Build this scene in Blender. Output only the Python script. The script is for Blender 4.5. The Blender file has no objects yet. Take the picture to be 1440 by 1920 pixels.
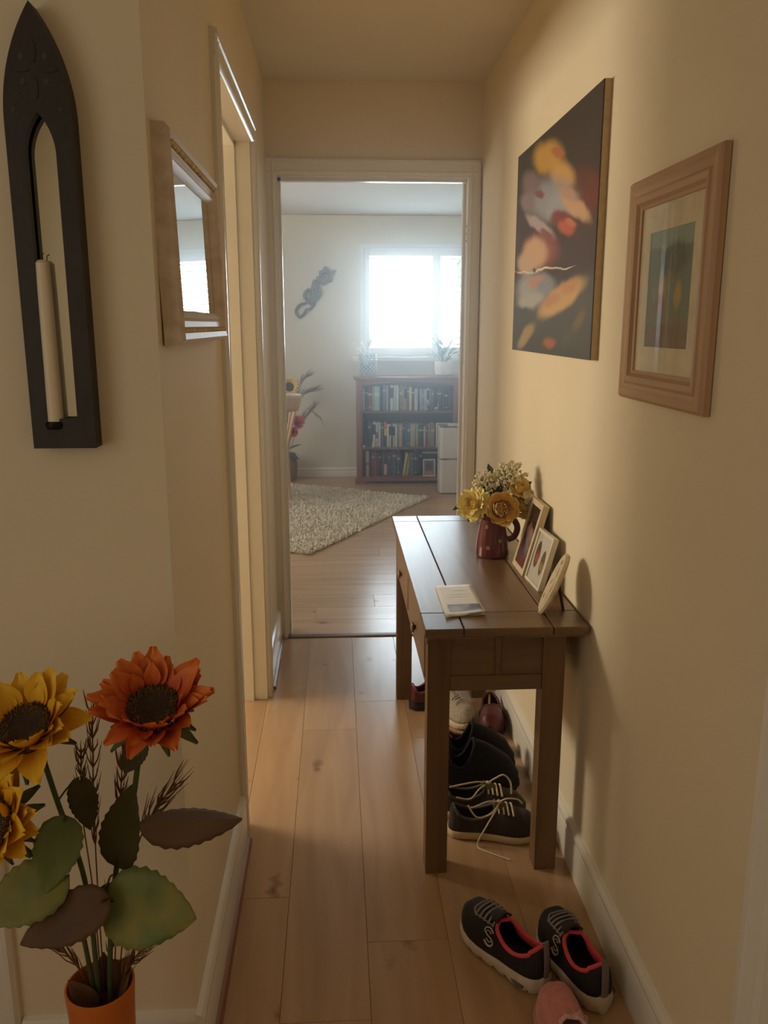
import bpy, bmesh, math, random
from math import sin, cos, pi, radians as R
from mathutils import Vector as V, Matrix as M, Euler
random.seed(7)
S = bpy.context.scene
COL = S.collection

# ------------------------------------------------------------------ camera, world, light, exposure
cam = bpy.data.cameras.new('camera'); co = bpy.data.objects.new('camera', cam); COL.objects.link(co)
cam.sensor_fit = 'VERTICAL'; cam.sensor_height = 36.0; cam.lens = 1570.0 * 36.0 / 1920.0
cam.clip_start = 0.05; cam.clip_end = 200
PITCH, YAW = 0.220, 0.0564
co.location = (0, 0, 1.4054)
co.rotation_euler = (pi / 2 - PITCH, 0.0003, -YAW)
S.camera = co

W = bpy.data.worlds.new('world'); S.world = W; W.use_nodes = True
bg = W.node_tree.nodes['Background']
bg.inputs['Color'].default_value = (0.86, 0.95, 1.0, 1); bg.inputs['Strength'].default_value = 5.0
S.view_settings.view_transform = 'Standard'; S.view_settings.look = 'None'
S.view_settings.gamma = 1.0; S.view_settings.use_curve_mapping = False
S.view_settings.exposure = 0.0
S.cycles.use_denoising = True
S.cycles.max_bounces = 10; S.cycles.diffuse_bounces = 6; S.cycles.glossy_bounces = 5
S.cycles.transparent_max_bounces = 12; S.cycles.sample_clamp_indirect = 6.0

def area_light(name, loc, rot, sx, sy, power, col):
    l = bpy.data.lights.new(name, 'AREA'); l.shape = 'RECTANGLE'; l.size = sx; l.size_y = sy
    l.energy = power; l.color = col
    o = bpy.data.objects.new(name, l); COL.objects.link(o); o.location = loc; o.rotation_euler = rot
    return o
# daylight at the far window and from the bedroom, plus two added fill lamps
area_light('daylight_main_window', (0.70, 8.02, 1.60), (R(-90), 0, 0), 0.86, 0.95, 58, (0.72, 0.89, 1.0))
area_light('fill_far_room_left', (-2.17, 5.6, 1.5), (0, R(-90), 0), 1.1, 1.5, 32, (1.0, 0.92, 0.82))  # fill lamp added before the solid left wall to brighten the far room
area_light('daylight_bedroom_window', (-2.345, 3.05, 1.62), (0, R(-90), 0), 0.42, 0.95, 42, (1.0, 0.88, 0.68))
area_light('fill_entrance_left', (-1.575, -0.45, 1.35), (0, R(-90), 0), 1.5, 1.9, 8.0, (1.0, 0.92, 0.80))  # unseen fill lamp added on the entrance side to light the near hall

# ------------------------------------------------------------------ node materials
def nd(nt, t, **kw):
    n = nt.nodes.new(t)
    for k, v in kw.items(): setattr(n, k, v)
    return n
def lin(c):
    def f(x):
        x /= 255.0
        return x / 12.92 if x <= 0.04045 else ((x + 0.055) / 1.055) ** 2.4
    return (f(c[0]), f(c[1]), f(c[2]), 1)
def base(name):
    m = bpy.data.materials.new(name); m.use_nodes = True
    nt = m.node_tree; return m, nt, nt.nodes['Principled BSDF'], nt.links
def ramp(nt, stops):
    r = nd(nt, 'ShaderNodeValToRGB'); e = r.color_ramp.elements
    while len(e) < len(stops): e.new(0.5)
    for i, (p, c) in enumerate(stops): e[i].position = p; e[i].color = c
    return r
MATS = {}
def mat(name, col, rough=0.5, metal=0.0, ns=20.0, na=0.10, bump=0.0, bs=60.0, spec=0.5, coat=0.0, sheen=0.0, sub=0.0):
    """plain procedural surface: noise-varied colour with optional fine relief"""
    if name in MATS: return MATS[name]
    m, nt, p, L = base(name); c = lin(col)
    tc = nd(nt, 'ShaderNodeTexCoord'); no = nd(nt, 'ShaderNodeTexNoise'); no.inputs['Scale'].default_value = ns
    no.inputs['Detail'].default_value = 4
    L.new(tc.outputs['Object'], no.inputs['Vector'])
    d = tuple(x * (1 - na) for x in c[:3]) + (1,); b = tuple(min(1, x * (1 + na)) for x in c[:3]) + (1,)
    r = ramp(nt, [(0.3, d), (0.7, b)]); L.new(no.outputs['Fac'], r.inputs['Fac']); L.new(r.outputs['Color'], p.inputs['Base Color'])
    p.inputs['Roughness'].default_value = rough; p.inputs['Metallic'].default_value = metal
    p.inputs['Specular IOR Level'].default_value = spec; p.inputs['Coat Weight'].default_value = coat
    p.inputs['Sheen Weight'].default_value = sheen
    if sub: 
        p.inputs['Subsurface Weight'].default_value = sub; p.inputs['Subsurface Scale'].default_value = 0.01
    if bump:
        n2 = nd(nt, 'ShaderNodeTexNoise'); n2.inputs['Scale'].default_value = bs; L.new(tc.outputs['Object'], n2.inputs['Vector'])
        bu = nd(nt, 'ShaderNodeBump'); bu.inputs['Strength'].default_value = bump; bu.inputs['Distance'].default_value = 0.004
        L.new(n2.outputs['Fac'], bu.inputs['Height']); L.new(bu.outputs['Normal'], p.inputs['Normal'])
    MATS[name] = m; return m
def wood(name, c1, c2, axis='Y', rough=0.45, scale=6.0, stretch=0.07, knots=None, coat=0.0, tone=0.0, bump=0.08, spec=0.5):
    """long-grained timber: noise stretched along an axis, optional knots, per-object tone"""
    if name in MATS: return MATS[name]
    m, nt, p, L = base(name)
    tc = nd(nt, 'ShaderNodeTexCoord'); oi = nd(nt, 'ShaderNodeObjectInfo')
    off = nd(nt, 'ShaderNodeVectorMath', operation='SCALE'); off.inputs[0].default_value = (31, 17, 23); L.new(oi.outputs['Random'], off.inputs['Scale'])
    ad = nd(nt, 'ShaderNodeVectorMath', operation='ADD'); L.new(tc.outputs['Object'], ad.inputs[0]); L.new(off.outputs[0], ad.inputs[1])
    mp = nd(nt, 'ShaderNodeMapping'); s = [scale] * 3; s['XYZ'.index(axis)] = scale * stretch; mp.inputs['Scale'].default_value = s
    L.new(ad.outputs[0], mp.inputs['Vector'])
    n = nd(nt, 'ShaderNodeTexNoise'); n.inputs['Scale'].default_value = 3; n.inputs['Detail'].default_value = 7; n.inputs['Distortion'].default_value = 0.7
    L.new(mp.outputs[0], n.inputs['Vector'])
    r = ramp(nt, [(0.3, lin(c2)), (0.68, lin(c1))]); L.new(n.outputs['Fac'], r.inputs['Fac'])
    out = r.outputs['Color']
    if knots:
        mk = nd(nt, 'ShaderNodeMapping'); sk = [7.0] * 3; sk['XYZ'.index(axis)] = 3.2; mk.inputs['Scale'].default_value = sk; L.new(ad.outputs[0], mk.inputs['Vector'])
        vo = nd(nt, 'ShaderNodeTexVoronoi'); vo.inputs['Scale'].default_value = 1.0; L.new(mk.outputs[0], vo.inputs['Vector'])
        n3 = nd(nt, 'ShaderNodeTexNoise'); n3.inputs['Scale'].default_value = 28; n3.inputs['Detail'].default_value = 5; L.new(ad.outputs[0], n3.inputs['Vector'])
        mm = nd(nt, 'ShaderNodeMath', operation='MULTIPLY_ADD'); L.new(n3.outputs['Fac'], mm.inputs[0]); mm.inputs[1].default_value = 0.35; L.new(vo.outputs['Distance'], mm.inputs[2])
        r2 = ramp(nt, [(0.20, (1, 1, 1, 1)), (0.33, (0, 0, 0, 1))]); L.new(mm.outputs[0], r2.inputs['Fac'])
        mx = nd(nt, 'ShaderNodeMix', data_type='RGBA'); L.new(r2.outputs['Color'], mx.inputs['Factor'])
        L.new(out, mx.inputs['A']); mx.inputs['B'].default_value = lin(knots); out = mx.outputs['Result']
    if tone:
        hs = nd(nt, 'ShaderNodeHueSaturation'); mr = nd(nt, 'ShaderNodeMapRange'); mr.inputs['To Min'].default_value = 1 - tone; mr.inputs['To Max'].default_value = 1 + tone
        L.new(oi.outputs['Random'], mr.inputs['Value']); L.new(mr.outputs[0], hs.inputs['Value']); L.new(out, hs.inputs['Color']); out = hs.outputs['Color']
    L.new(out, p.inputs['Base Color']); p.inputs['Roughness'].default_value = rough; p.inputs['Coat Weight'].default_value = coat; p.inputs['Coat Roughness'].default_value = .28
    p.inputs['Specular IOR Level'].default_value = spec
    if bump:
        bu = nd(nt, 'ShaderNodeBump'); bu.inputs['Strength'].default_value = bump; bu.inputs['Distance'].default_value = 0.002
        L.new(n.outputs['Fac'], bu.inputs['Height']); L.new(bu.outputs['Normal'], p.inputs['Normal'])
    MATS[name] = m; return m
def picture(name, au, av, stops, blobs, rough=0.45, warp=0.12, wscale=5.0, coat=0.0):
    """flat print/painting: vertical gradient plus soft elliptical strokes.
    au/av: (axis, low, high) of object coords giving u and v in 0..1; blob: u,v,ru,rv,angle,colour,soft"""
    if name in MATS: return MATS[name]
    m, nt, p, L = base(name)
    tc = nd(nt, 'ShaderNodeTexCoord'); sx = nd(nt, 'ShaderNodeSeparateXYZ'); L.new(tc.outputs['Object'], sx.inputs[0])
    def mr(ax, a, b):
        q = nd(nt, 'ShaderNodeMapRange'); q.clamp = False; q.inputs['From Min'].default_value = a; q.inputs['From Max'].default_value = b
        L.new(sx.outputs[ax], q.inputs['Value']); return q
    u, v = mr(*au), mr(*av)
    cb = nd(nt, 'ShaderNodeCombineXYZ'); L.new(u.outputs[0], cb.inputs[0]); L.new(v.outputs[0], cb.inputs[1])
    no = nd(nt, 'ShaderNodeTexNoise'); no.inputs['Scale'].default_value = wscale; no.inputs['Detail'].default_value = 5; L.new(cb.outputs[0], no.inputs['Vector'])
    sb = nd(nt, 'ShaderNodeVectorMath', operation='SUBTRACT'); L.new(no.outputs['Color'], sb.inputs[0]); sb.inputs[1].default_value = (.5, .5, .5)
    sc = nd(nt, 'ShaderNodeVectorMath', operation='SCALE'); L.new(sb.outputs[0], sc.inputs[0]); sc.inputs['Scale'].default_value = warp
    ad = nd(nt, 'ShaderNodeVectorMath', operation='ADD'); L.new(cb.outputs[0], ad.inputs[0]); L.new(sc.outputs[0], ad.inputs[1])
    s2 = nd(nt, 'ShaderNodeSeparateXYZ'); L.new(ad.outputs[0], s2.inputs[0])
    r = ramp(nt, [(a, lin(c)) for a, c in stops]); L.new(s2.outputs[1], r.inputs['Fac']); out = r.outputs['Color']
    for (bu, bv, ru, rv, ang, c, soft) in blobs:
        q = nd(nt, 'ShaderNodeMapping', vector_type='TEXTURE'); q.inputs['Location'].default_value = (bu, bv, 0); q.inputs['Rotation'].default_value = (0, 0, R(ang)); q.inputs['Scale'].default_value = (ru, rv, 1)
        L.new(ad.outputs[0], q.inputs['Vector'])
        fl = nd(nt, 'ShaderNodeVectorMath', operation='MULTIPLY'); L.new(q.outputs[0], fl.inputs[0]); fl.inputs[1].default_value = (1, 1, 0)
        if soft < 0:                                   # rectangular print area
            ab = nd(nt, 'ShaderNodeVectorMath', operation='ABSOLUTE'); L.new(fl.outputs[0], ab.inputs[0]); sp_ = nd(nt, 'ShaderNodeSeparateXYZ'); L.new(ab.outputs[0], sp_.inputs[0])
            mxx = nd(nt, 'ShaderNodeMath', operation='MAXIMUM'); L.new(sp_.outputs[0], mxx.inputs[0]); L.new(sp_.outputs[1], mxx.inputs[1]); dist = mxx.outputs[0]; soft = -soft
        else:
            ln = nd(nt, 'ShaderNodeVectorMath', operation='LENGTH'); L.new(fl.outputs[0], ln.inputs[0]); dist = ln.outputs['Value']
        st = nd(nt, 'ShaderNodeMapRange', interpolation_type='SMOOTHSTEP'); st.inputs['From Min'].default_value = 1.0 + soft; st.inputs['From Max'].default_value = 1.0 - soft
        L.new(dist, st.inputs['Value'])
        mx = nd(nt, 'ShaderNodeMix', data_type='RGBA'); L.new(st.outputs[0], mx.inputs['Factor']); L.new(out, mx.inputs['A']); mx.inputs['B'].default_value = lin(c); out = mx.outputs['Result']
    L.new(out, p.inputs['Base Color']); p.inputs['Roughness'].default_value = rough; p.inputs['Coat Weight'].default_value = coat
    MATS[name] = m; return m
def banded(name, col, bands, z0, z1, rough=0.55):
    """book cloth with printed bands along object z; bands: [(lo,hi,colour)] in 0..1"""
    if name in MATS: return MATS[name]
    m, nt, p, L = base(name)
    tc = nd(nt, 'ShaderNodeTexCoord'); sx = nd(nt, 'ShaderNodeSeparateXYZ'); L.new(tc.outputs['Object'], sx.inputs[0])
    q = nd(nt, 'ShaderNodeMapRange'); q.inputs['From Min'].default_value = z0; q.inputs['From Max'].default_value = z1; L.new(sx.outputs[2], q.inputs['Value'])
    st = [(0.0, lin(col))]
    for lo, hi, c in bands: st += [(lo, lin(c)), (hi, lin(col))]
    r = ramp(nt, st); r.color_ramp.interpolation = 'CONSTANT'; L.new(q.outputs[0], r.inputs['Fac']); L.new(r.outputs['Color'], p.inputs['Base Color'])
    p.inputs['Roughness'].default_value = rough; MATS[name] = m; return m
def glass(name, col=(1, 1, 1, 1), fac=None, rough=0.0):
    if name in MATS: return MATS[name]
    m, nt, p, L = base(name); nt.nodes.remove(p)
    t = nd(nt, 'ShaderNodeBsdfTransparent'); t.inputs['Color'].default_value = col
    g = nd(nt, 'ShaderNodeBsdfGlossy'); g.inputs['Roughness'].default_value = rough
    x = nd(nt, 'ShaderNodeMixShader'); f = nd(nt, 'ShaderNodeLayerWeight')
    pw = nd(nt, 'ShaderNodeMath', operation='POWER'); pw.inputs[1].default_value = 5.0; L.new(f.outputs['Facing'], pw.inputs[0])
    ma = nd(nt, 'ShaderNodeMath', operation='MULTIPLY_ADD'); L.new(pw.outputs[0], ma.inputs[0]); ma.inputs[1].default_value = 0.9; ma.inputs[2].default_value = 0.04
    L.new(ma.outputs[0], x.inputs[0]); L.new(t.outputs[0], x.inputs[1]); L.new(g.outputs[0], x.inputs[2])
    L.new(x.outputs[0], nt.nodes['Material Output'].inputs['Surface']); MATS[name] = m; return m

# ------------------------------------------------------------------ mesh helpers
class MB:
    def __init__(s): s.v = []; s.f = []
    def add(s, vs, fs):
        n = len(s.v); s.v += [tuple(x) for x in vs]; s.f += [tuple(i + n for i in f) for f in fs]; return s
    def box(s, x0, x1, y0, y1, z0, z1, b=0.0, seg=1):
        if b <= 0:
            vs = [(x, y, z) for x in (x0, x1) for y in (y0, y1) for z in (z0, z1)]
            return s.add(vs, [(0, 1, 3, 2), (4, 6, 7, 5), (0, 4, 5, 1), (2, 3, 7, 6), (0, 2, 6, 4), (1, 5, 7, 3)])
        bm = bmesh.new(); bmesh.ops.create_cube(bm, size=1)
        for v in bm.verts:
            v.co = V((x0 + (v.co.x + .5) * (x1 - x0), y0 + (v.co.y + .5) * (y1 - y0), z0 + (v.co.z + .5) * (z1 - z0)))
        bmesh.ops.bevel(bm, geom=bm.edges[:], offset=b, segments=seg, affect='EDGES', profile=0.5)
        bm.verts.index_update(); s.add([v.co[:] for v in bm.verts], [[v.index for v in f.verts] for f in bm.faces]); bm.free(); return s
    def tube(s, pts, r, n=8, closed=False, flat=1.0):
        pts = [V(p) for p in pts]; k = len(pts); rs = r if isinstance(r, (list, tuple)) else [r] * k
        up = None; rings = []
        for i, p in enumerate(pts):
            a = pts[(i - 1) % k] if (closed or i) else p; b = pts[(i + 1) % k] if (closed or i < k - 1) else p
            t = (b - a); t = t.normalized() if t.length > 1e-9 else V((0, 0, 1))
            if up is None:
                up = V((0, 0, 1)) if abs(t.z) < 0.9 else V((1, 0, 0))
            sd = t.cross(up); sd = sd.normalized() if sd.length > 1e-6 else t.orthogonal().normalized()
            up = sd.cross(t).normalized()
            rings.append([p + (sd * cos(2 * pi * j / n) + up * sin(2 * pi * j / n) * flat) * rs[i] for j in range(n)])
        vs = [q for rg in rings for q in rg]; fs = []
        for i in range(k if closed else k - 1):
            i2 = (i + 1) % k
            for j in range(n):
                j2 = (j + 1) % n; fs.append((i * n + j, i2 * n + j, i2 * n + j2, i * n + j2))
        if not closed: fs += [tuple(range(n)), tuple((k - 1) * n + j for j in reversed(range(n)))]
        return s.add(vs, fs)
    def lathe(s, prof, n=24, c=(0, 0, 0), sy=1.0, capb=True, capt=True):
        vs = []; fs = []
        for r, z in prof:
            for j in range(n):
                a = 2 * pi * j / n; vs.append((c[0] + r * cos(a), c[1] + r * sin(a) * sy, c[2] + z))
        k = len(prof)
        for i in range(k - 1):
            for j in range(n):
                j2 = (j + 1) % n; fs.append((i * n + j, i * n + j2, (i + 1) * n + j2, (i + 1) * n + j))
        if capb: fs.append(tuple(reversed(range(n))))
        if capt: fs.append(tuple((k - 1) * n + j for j in range(n)))
        return s.add(vs, fs)
    def prism(s, poly, O, U, Vv, N, d):
        O, U, Vv, N = V(O), V(U), V(Vv), V(N); k = len(poly)
        vs = [O + U * a + Vv * b for a, b in poly] + [O + U * a + Vv * b + N * d for a, b in poly]
        fs = [tuple(reversed(range(k))), tuple(range(k, 2 * k))] + [(i, (i + 1) % k, k + (i + 1) % k, k + i) for i in range(k)]
        return s.add(vs, fs)
    def ringprism(s, outer, inner, O, U, Vv, N, d):
        """frame between two polylines with equal counts"""
        O, U, Vv, N = V(O), V(U), V(Vv), V(N); k = len(outer)
        P = [O + U * a + Vv * b for a, b in outer]; Q = [O + U * a + Vv * b for a, b in inner]
        vs = P + Q + [p + N * d for p in P] + [q + N * d for q in Q]; fs = []
        for i in range(k):
            j = (i + 1) % k
            fs += [(i, j, k + j, k + i), (2 * k + i, 3 * k + i, 3 * k + j, 2 * k + j), (i, 2 * k + i, 2 * k + j, j), (k + i, k + j, 3 * k + j, 3 * k + i)]
        return s.add(vs, fs)
    def grid(s, fn, nu, nv, closeu=False):
        vs = [fn(i / nu, j / nv) for i in range(nu + (0 if closeu else 1)) for j in range(nv + 1)]
        fs = []; w = nv + 1; m = nu if closeu else nu + 1
        for i in range(nu):
            for j in range(nv):
                a = i * w + j; b = ((i + 1) % m) * w + j; fs.append((a, b, b + 1, a + 1))
        return s.add(vs, fs)
    def ball(s, c, r, n=8, m=5, sz=1.0):
        prof = [(max(1e-4, r * sin(pi * i / m)), -r * cos(pi * i / m) * sz) for i in range(m + 1)]
        return s.lathe(prof, n, c)
INV = {}
def mesh_of(name, mb, m, angle=35, xf=None):
    me = bpy.data.meshes.new(name); vs = mb.v
    if xf is not None: vs = [tuple(xf @ V(p)) for p in vs]
    me.from_pydata(vs, [], mb.f); me.update()
    bm = bmesh.new(); bm.from_mesh(me); bmesh.ops.recalc_face_normals(bm, faces=bm.faces[:]); bm.to_mesh(me); bm.free()
    if m: me.materials.append(m)
    if angle: 
        me.polygons.foreach_set('use_smooth', [True] * len(me.polygons)); me.set_sharp_from_angle(angle=R(angle))
    return me
def link(name, me, parent=None, loc=None, rot=None):
    o = bpy.data.objects.new(name, me); COL.objects.link(o)
    if parent: o.parent = parent
    if loc is not None: o.location = loc
    if rot is not None: o.rotation_euler = rot
    return o
def part(name, mb, m, parent=None, world=False, angle=35, label=None, kind=None):
    xf = INV[parent.name] if (world and parent and parent.name in INV) else None
    o = link(name, mesh_of(name, mb, m, angle, xf), parent)
    if label: o['label'] = label
    if kind: o['kind'] = kind
    return o
def tag(o, label, cat, group=None):
    o['label'] = label; o['category'] = cat
    if group: o['group'] = group
    return o
def thing(name, label, cat, loc=(0, 0, 0), rot=(0, 0, 0), group=None):
    o = bpy.data.objects.new(name, None); COL.objects.link(o); o.empty_display_size = 0.05
    o.location = loc; o.rotation_euler = rot
    INV[o.name] = (M.Translation(loc) @ Euler(rot).to_matrix().to_4x4()).inverted()
    return tag(o, label, cat, group)
def struct(name, mb, m, parent=None, angle=35):
    o = part(name, mb, m, parent, angle=angle)
    if parent is None: o['kind'] = 'structure'
    return o
def solid(o, t, off=1.0):
    md = o.modifiers.new('thick', 'SOLIDIFY'); md.thickness = t; md.offset = off; return o
def subd(o, l=1):
    md = o.modifiers.new('smooth', 'SUBSURF'); md.levels = l; md.render_levels = l; return o
def catmull(pts, n=8, closed=False):
    P = [V(p) for p in pts]; k = len(P); out = []
    for i in range(k if closed else k - 1):
        if closed: a, b, c, d = P[(i - 1) % k], P[i], P[(i + 1) % k], P[(i + 2) % k]
        else: a, b, c, d = P[max(i - 1, 0)], P[i], P[i + 1], P[min(i + 2, k - 1)]
        for j in range(n):
            t = j / n
            out.append(0.5 * ((2 * b) + (c - a) * t + (2 * a - 5 * b + 4 * c - d) * t * t + (3 * b - a - 3 * c + d) * t ** 3))
    if not closed: out.append(P[-1])
    return out

# ------------------------------------------------------------------ common surfaces
PAINT = mat('cream_wall_paint', (235, 222, 194), 0.75, ns=2.5, na=0.03, bump=0.05, bs=220, spec=0.3)
PAINT_L = mat('pale_room_paint', (228, 224, 208), 0.75, ns=2.5, na=0.03, bump=0.05, bs=220, spec=0.3)
CEILP = mat('ceiling_paint', (226, 220, 206), 0.85, ns=3, na=0.03, spec=0.2)
GLOSS = mat('white_gloss_wood', (238, 234, 224), 0.25, ns=6, na=0.02)
BEAD = wood('beading_wood', (176, 128, 84), (140, 92, 54), 'Y', 0.4)
LAM = wood('oak_laminate_hall', (200, 166, 130), (180, 145, 110), 'Y', 0.25, 5.0, 0.10, knots=(128, 84, 52), tone=0.06, bump=0.03)
LAMX = wood('oak_laminate_room', (202, 168, 134), (178, 144, 112), 'X', 0.25, 5.0, 0.10, knots=(130, 90, 60), tone=0.06, bump=0.03)
DARKGAP = mat('floor_joint_dark', (150, 116, 84), 0.7)

XR, XL, YW, YD, YB, ZC = 0.612, -0.279, 1.363, 3.66, 7.863, 2.36

# ------------------------------------------------------------------ floor: planks proud of a darker bed
fl = struct('floor', MB().box(-1.6, XR + .1, -1.95, YD + .03, -0.08, -0.004).box(-2.35, XL - .0, YW + .12, YD, -0.08, -0.004).box(-2.3, 2.3, YD + .03, YB + .1, -0.08, -0.004), DARKGAP)
def planks(x0, x1, y0, y1, along, w, ln, m, seed, phase=0.0):
    rnd = random.Random(seed); cache = {}
    a0, a1, b0, b1 = (y0, y1, x0, x1) if along == 'Y' else (x0, x1, y0, y1)
    b = b0 - phase
    while b < b1 - 1e-4:
        lo, hi = max(b, b0), min(b + w, b1); a = a0 - rnd.random() * ln
        while a < a1 - 1e-4:
            s, e = max(a, a0), min(a + ln, a1); a += ln
            if e - s < .01 or hi - lo < .004: continue
            key = (round(e - s, 3), round(hi - lo, 3)); g = 0.0004
            if key not in cache:
                hl, hw = key[0] / 2 - g, key[1] / 2 - g; q = MB()
                q.box(*((-hw, hw, -hl, hl) if along == 'Y' else (-hl, hl, -hw, hw)), -0.008, 0.0, 0.0007)
                cache[key] = mesh_of('plank', q, m, 0)
            c = ((s + e) / 2, (lo + hi) / 2); c = (c[1], c[0]) if along == 'Y' else c
            link('plank', cache[key], fl, (c[0], c[1], 0))
        b += w
planks(XL, XR, -0.4, YD - .02, 'Y', 0.19, 1.28, LAM, 3, 0.045)
planks(-1.5, XL, -0.4, YW, 'Y', 0.19, 1.28, LAM, 5, 0.1)
planks(-2.3, XL, YW + .12, YD, 'Y', 0.19, 1.28, LAM, 6)
planks(-2.2, 2.2, YD + .03, YB, 'X', 0.19, 1.28, LAMX, 9)
struct('threshold_strip', MB().prism([(-.024, 0), (.024, 0), (.018, .006), (0, .009), (-.018, .006)], (-.235, YD + .005, -.001), (0, 1, 0), (0, 0, 1), (1, 0, 0), .8), wood('threshold_wood', (120, 84, 56), (92, 62, 40), 'X', .35))

# ------------------------------------------------------------------ walls and ceilings
struct('ceiling', MB().box(-1.7, XR + .12, -2.0, YD, ZC, ZC + .1).box(-2.5, XL, YW, YD, ZC, ZC + .1), CEILP)
struct('ceiling_room', MB().box(-2.3, 2.3, YD, YB + .2, ZC + .003, ZC + .1), mat('room_ceiling_paint', (232, 232, 230), .85, ns=3, na=.02, spec=.2))
struct('wall_right', MB().box(XR, XR + .12, -2.0, YD + .12, 0, ZC), PAINT)
OL0, OL1, OH = 2.165, 3.03, 2.0          # side doorway in the left wall
struct('wall_left', MB().box(XL - .12, XL, YW, OL0, 0, ZC).box(XL - .12, XL, OL1, YD, 0, ZC).box(XL - .12, XL, OL0, OL1, OH + .02, ZC), PAINT)
struct('wall_front_left', MB().box(-1.7, XL - .12, YW, YW + .12, 0, ZC), PAINT)
struct('wall_entrance_left', MB().box(-1.70, -1.58, -2.0, YW, 0, ZC), PAINT)
struct('wall_behind', MB().box(-1.7, XR, -2.0, -1.83, 0, ZC), PAINT)
# far hall wall with the open doorway
DX0, DX1 = -0.233, 0.559
struct('wall_far', MB().box(XL - .12, DX0 - .018, YD, YD + .12, 0, ZC).box(DX1 + .018, XR + .12, YD, YD + .12, 0, ZC).box(DX0 - .018, DX1 + .018, YD, YD + .12, 2.018, ZC), PAINT)
struct('wall_room_return', MB().box(-2.3, XL - .12, YD, YD + .12, 0, ZC).box(XR + .12, 2.3, YD, YD + .12, 0, ZC), PAINT_L)
struct('wall_room_right', MB().box(2.2, 2.3, YD + .12, YB, 0, ZC), PAINT_L)
struct('wall_room_left', MB().box(-2.3, -2.2, YD + .12, YB, 0, ZC), PAINT_L)
WX0, WX1, WZ0, WZ1 = 0.25, 1.60, 1.12, 2.09
struct('wall_back', MB().box(-2.3, WX0, YB, YB + .24, 0, ZC).box(WX1, 2.3, YB, YB + .24, 0, ZC).box(WX0, WX1, YB, YB + .24, 0, WZ0).box(WX0, WX1, YB, YB + .24, WZ1, ZC), PAINT_L)
# side room seen only through its light
struct('wall_bedroom_left', MB().box(-2.47, -2.35, YW, YD, 0, ZC), PAINT)
struct('wall_bedroom_near', MB().box(-2.47, -1.7, YW, YW + .12, 0, ZC), PAINT)

def skirt(name, p0, p1, nrm, h=.14, t=.016, bead=False, m=GLOSS):
    """torus skirting board along p0-p1, standing out along nrm"""
    p0, p1, n = V((p0[0], p0[1], 0)), V((p1[0], p1[1], 0)), V((nrm[0], nrm[1], 0)); d = (p1 - p0).length; u = (p1 - p0).normalized()
    prof = [(0, 0), (t, 0), (t, h - .038), (t * .8, h - .030), (t * 1.05, h - .022), (t, h - .012), (t * .6, h - .003), (0, h)]
    o = struct(name, MB().prism(prof, p0, n, (0, 0, 1), u, d), m)
    if bead:
        part('beading', MB().prism([(0, 0), (.013, 0), (.012, .006), (.008, .012), (0, .015)], p0 + n * t, n, (0, 0, 1), u, d), BEAD, o)
    return o
skirt('baseboard_left', (XL, YW - .016), (XL, OL0 - .065), (1, 0), bead=True)
skirt('baseboard_left_far', (XL, OL1 + .065), (XL, YD), (1, 0), bead=True)
skirt('baseboard_right', (XR, 1.09), (XR, YD), (-1, 0), .13, .015)
skirt('baseboard_front_left', (-.60, YW), (XL, YW), (0, -1), bead=False)
skirt('baseboard_room', (-2.2, YB), (2.2, YB), (0, -1), .085)
ARCH = [(0, 0), (.065, 0), (.065, .010), (.058, .018), (.050, .018), (.046, .014), (.018, .012), (.012, .016), (.006, .014), (0, .008)]
def arch(mb, O, U, N, D, ln):        # U: away from opening, N: out of the wall, D: run
    mb.prism(ARCH, O, U, N, D, ln); return mb
# trim_1: far doorway
t1 = struct('trim_1', MB().box(DX0 - .018, DX0, YD - .001, YD + .122, 0, 2.0).box(DX1, DX1 + .018, YD - .001, YD + .122, 0, 2.0).box(DX0 - .018, DX1 + .018, YD - .001, YD + .122, 2.0, 2.018), GLOSS)
part('architrave', arch(MB(), (DX0 - .004, YD, 0), (-1, 0, 0), (0, -1, 0), (0, 0, 1), 2.06).box(DX0 - .045, DX0 - .004, YD - .006, YD, 0, .001), GLOSS, t1)
part('architrave', MB().prism([(a * .75, b) for a, b in ARCH], (DX1 + .004, YD, 0), (1, 0, 0), (0, -1, 0), (0, 0, 1), 2.06), GLOSS, t1)
part('architrave', arch(MB(), (DX0 - .045, YD, 2.004), (0, 0, 1), (0, -1, 0), (1, 0, 0), DX1 - DX0 + .096), GLOSS, t1)
part('door_stop', MB().box(DX0, DX0 + .012, YD + .045, YD + .078, 0, 2.0).box(DX1 - .012, DX1, YD + .07, YD + .10, 0, 2.0).box(DX0, DX1, YD + .045, YD + .078, 1.988, 2.0), GLOSS, t1)
hp = part('hinge_plate', MB().box(DX1 - .0012, DX1, YD + .006, YD + .036, 1.73, 1.83), mat('painted_hinge', (222, 218, 206), .3), t1)
part('screw', MB().ball((DX1 - .0012, YD + .021, 1.75), .004).ball((DX1 - .0012, YD + .021, 1.78), .004).ball((DX1 - .0012, YD + .021, 1.81), .004), mat('dull_steel', (120, 118, 112), .4, .8), hp)
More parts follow.
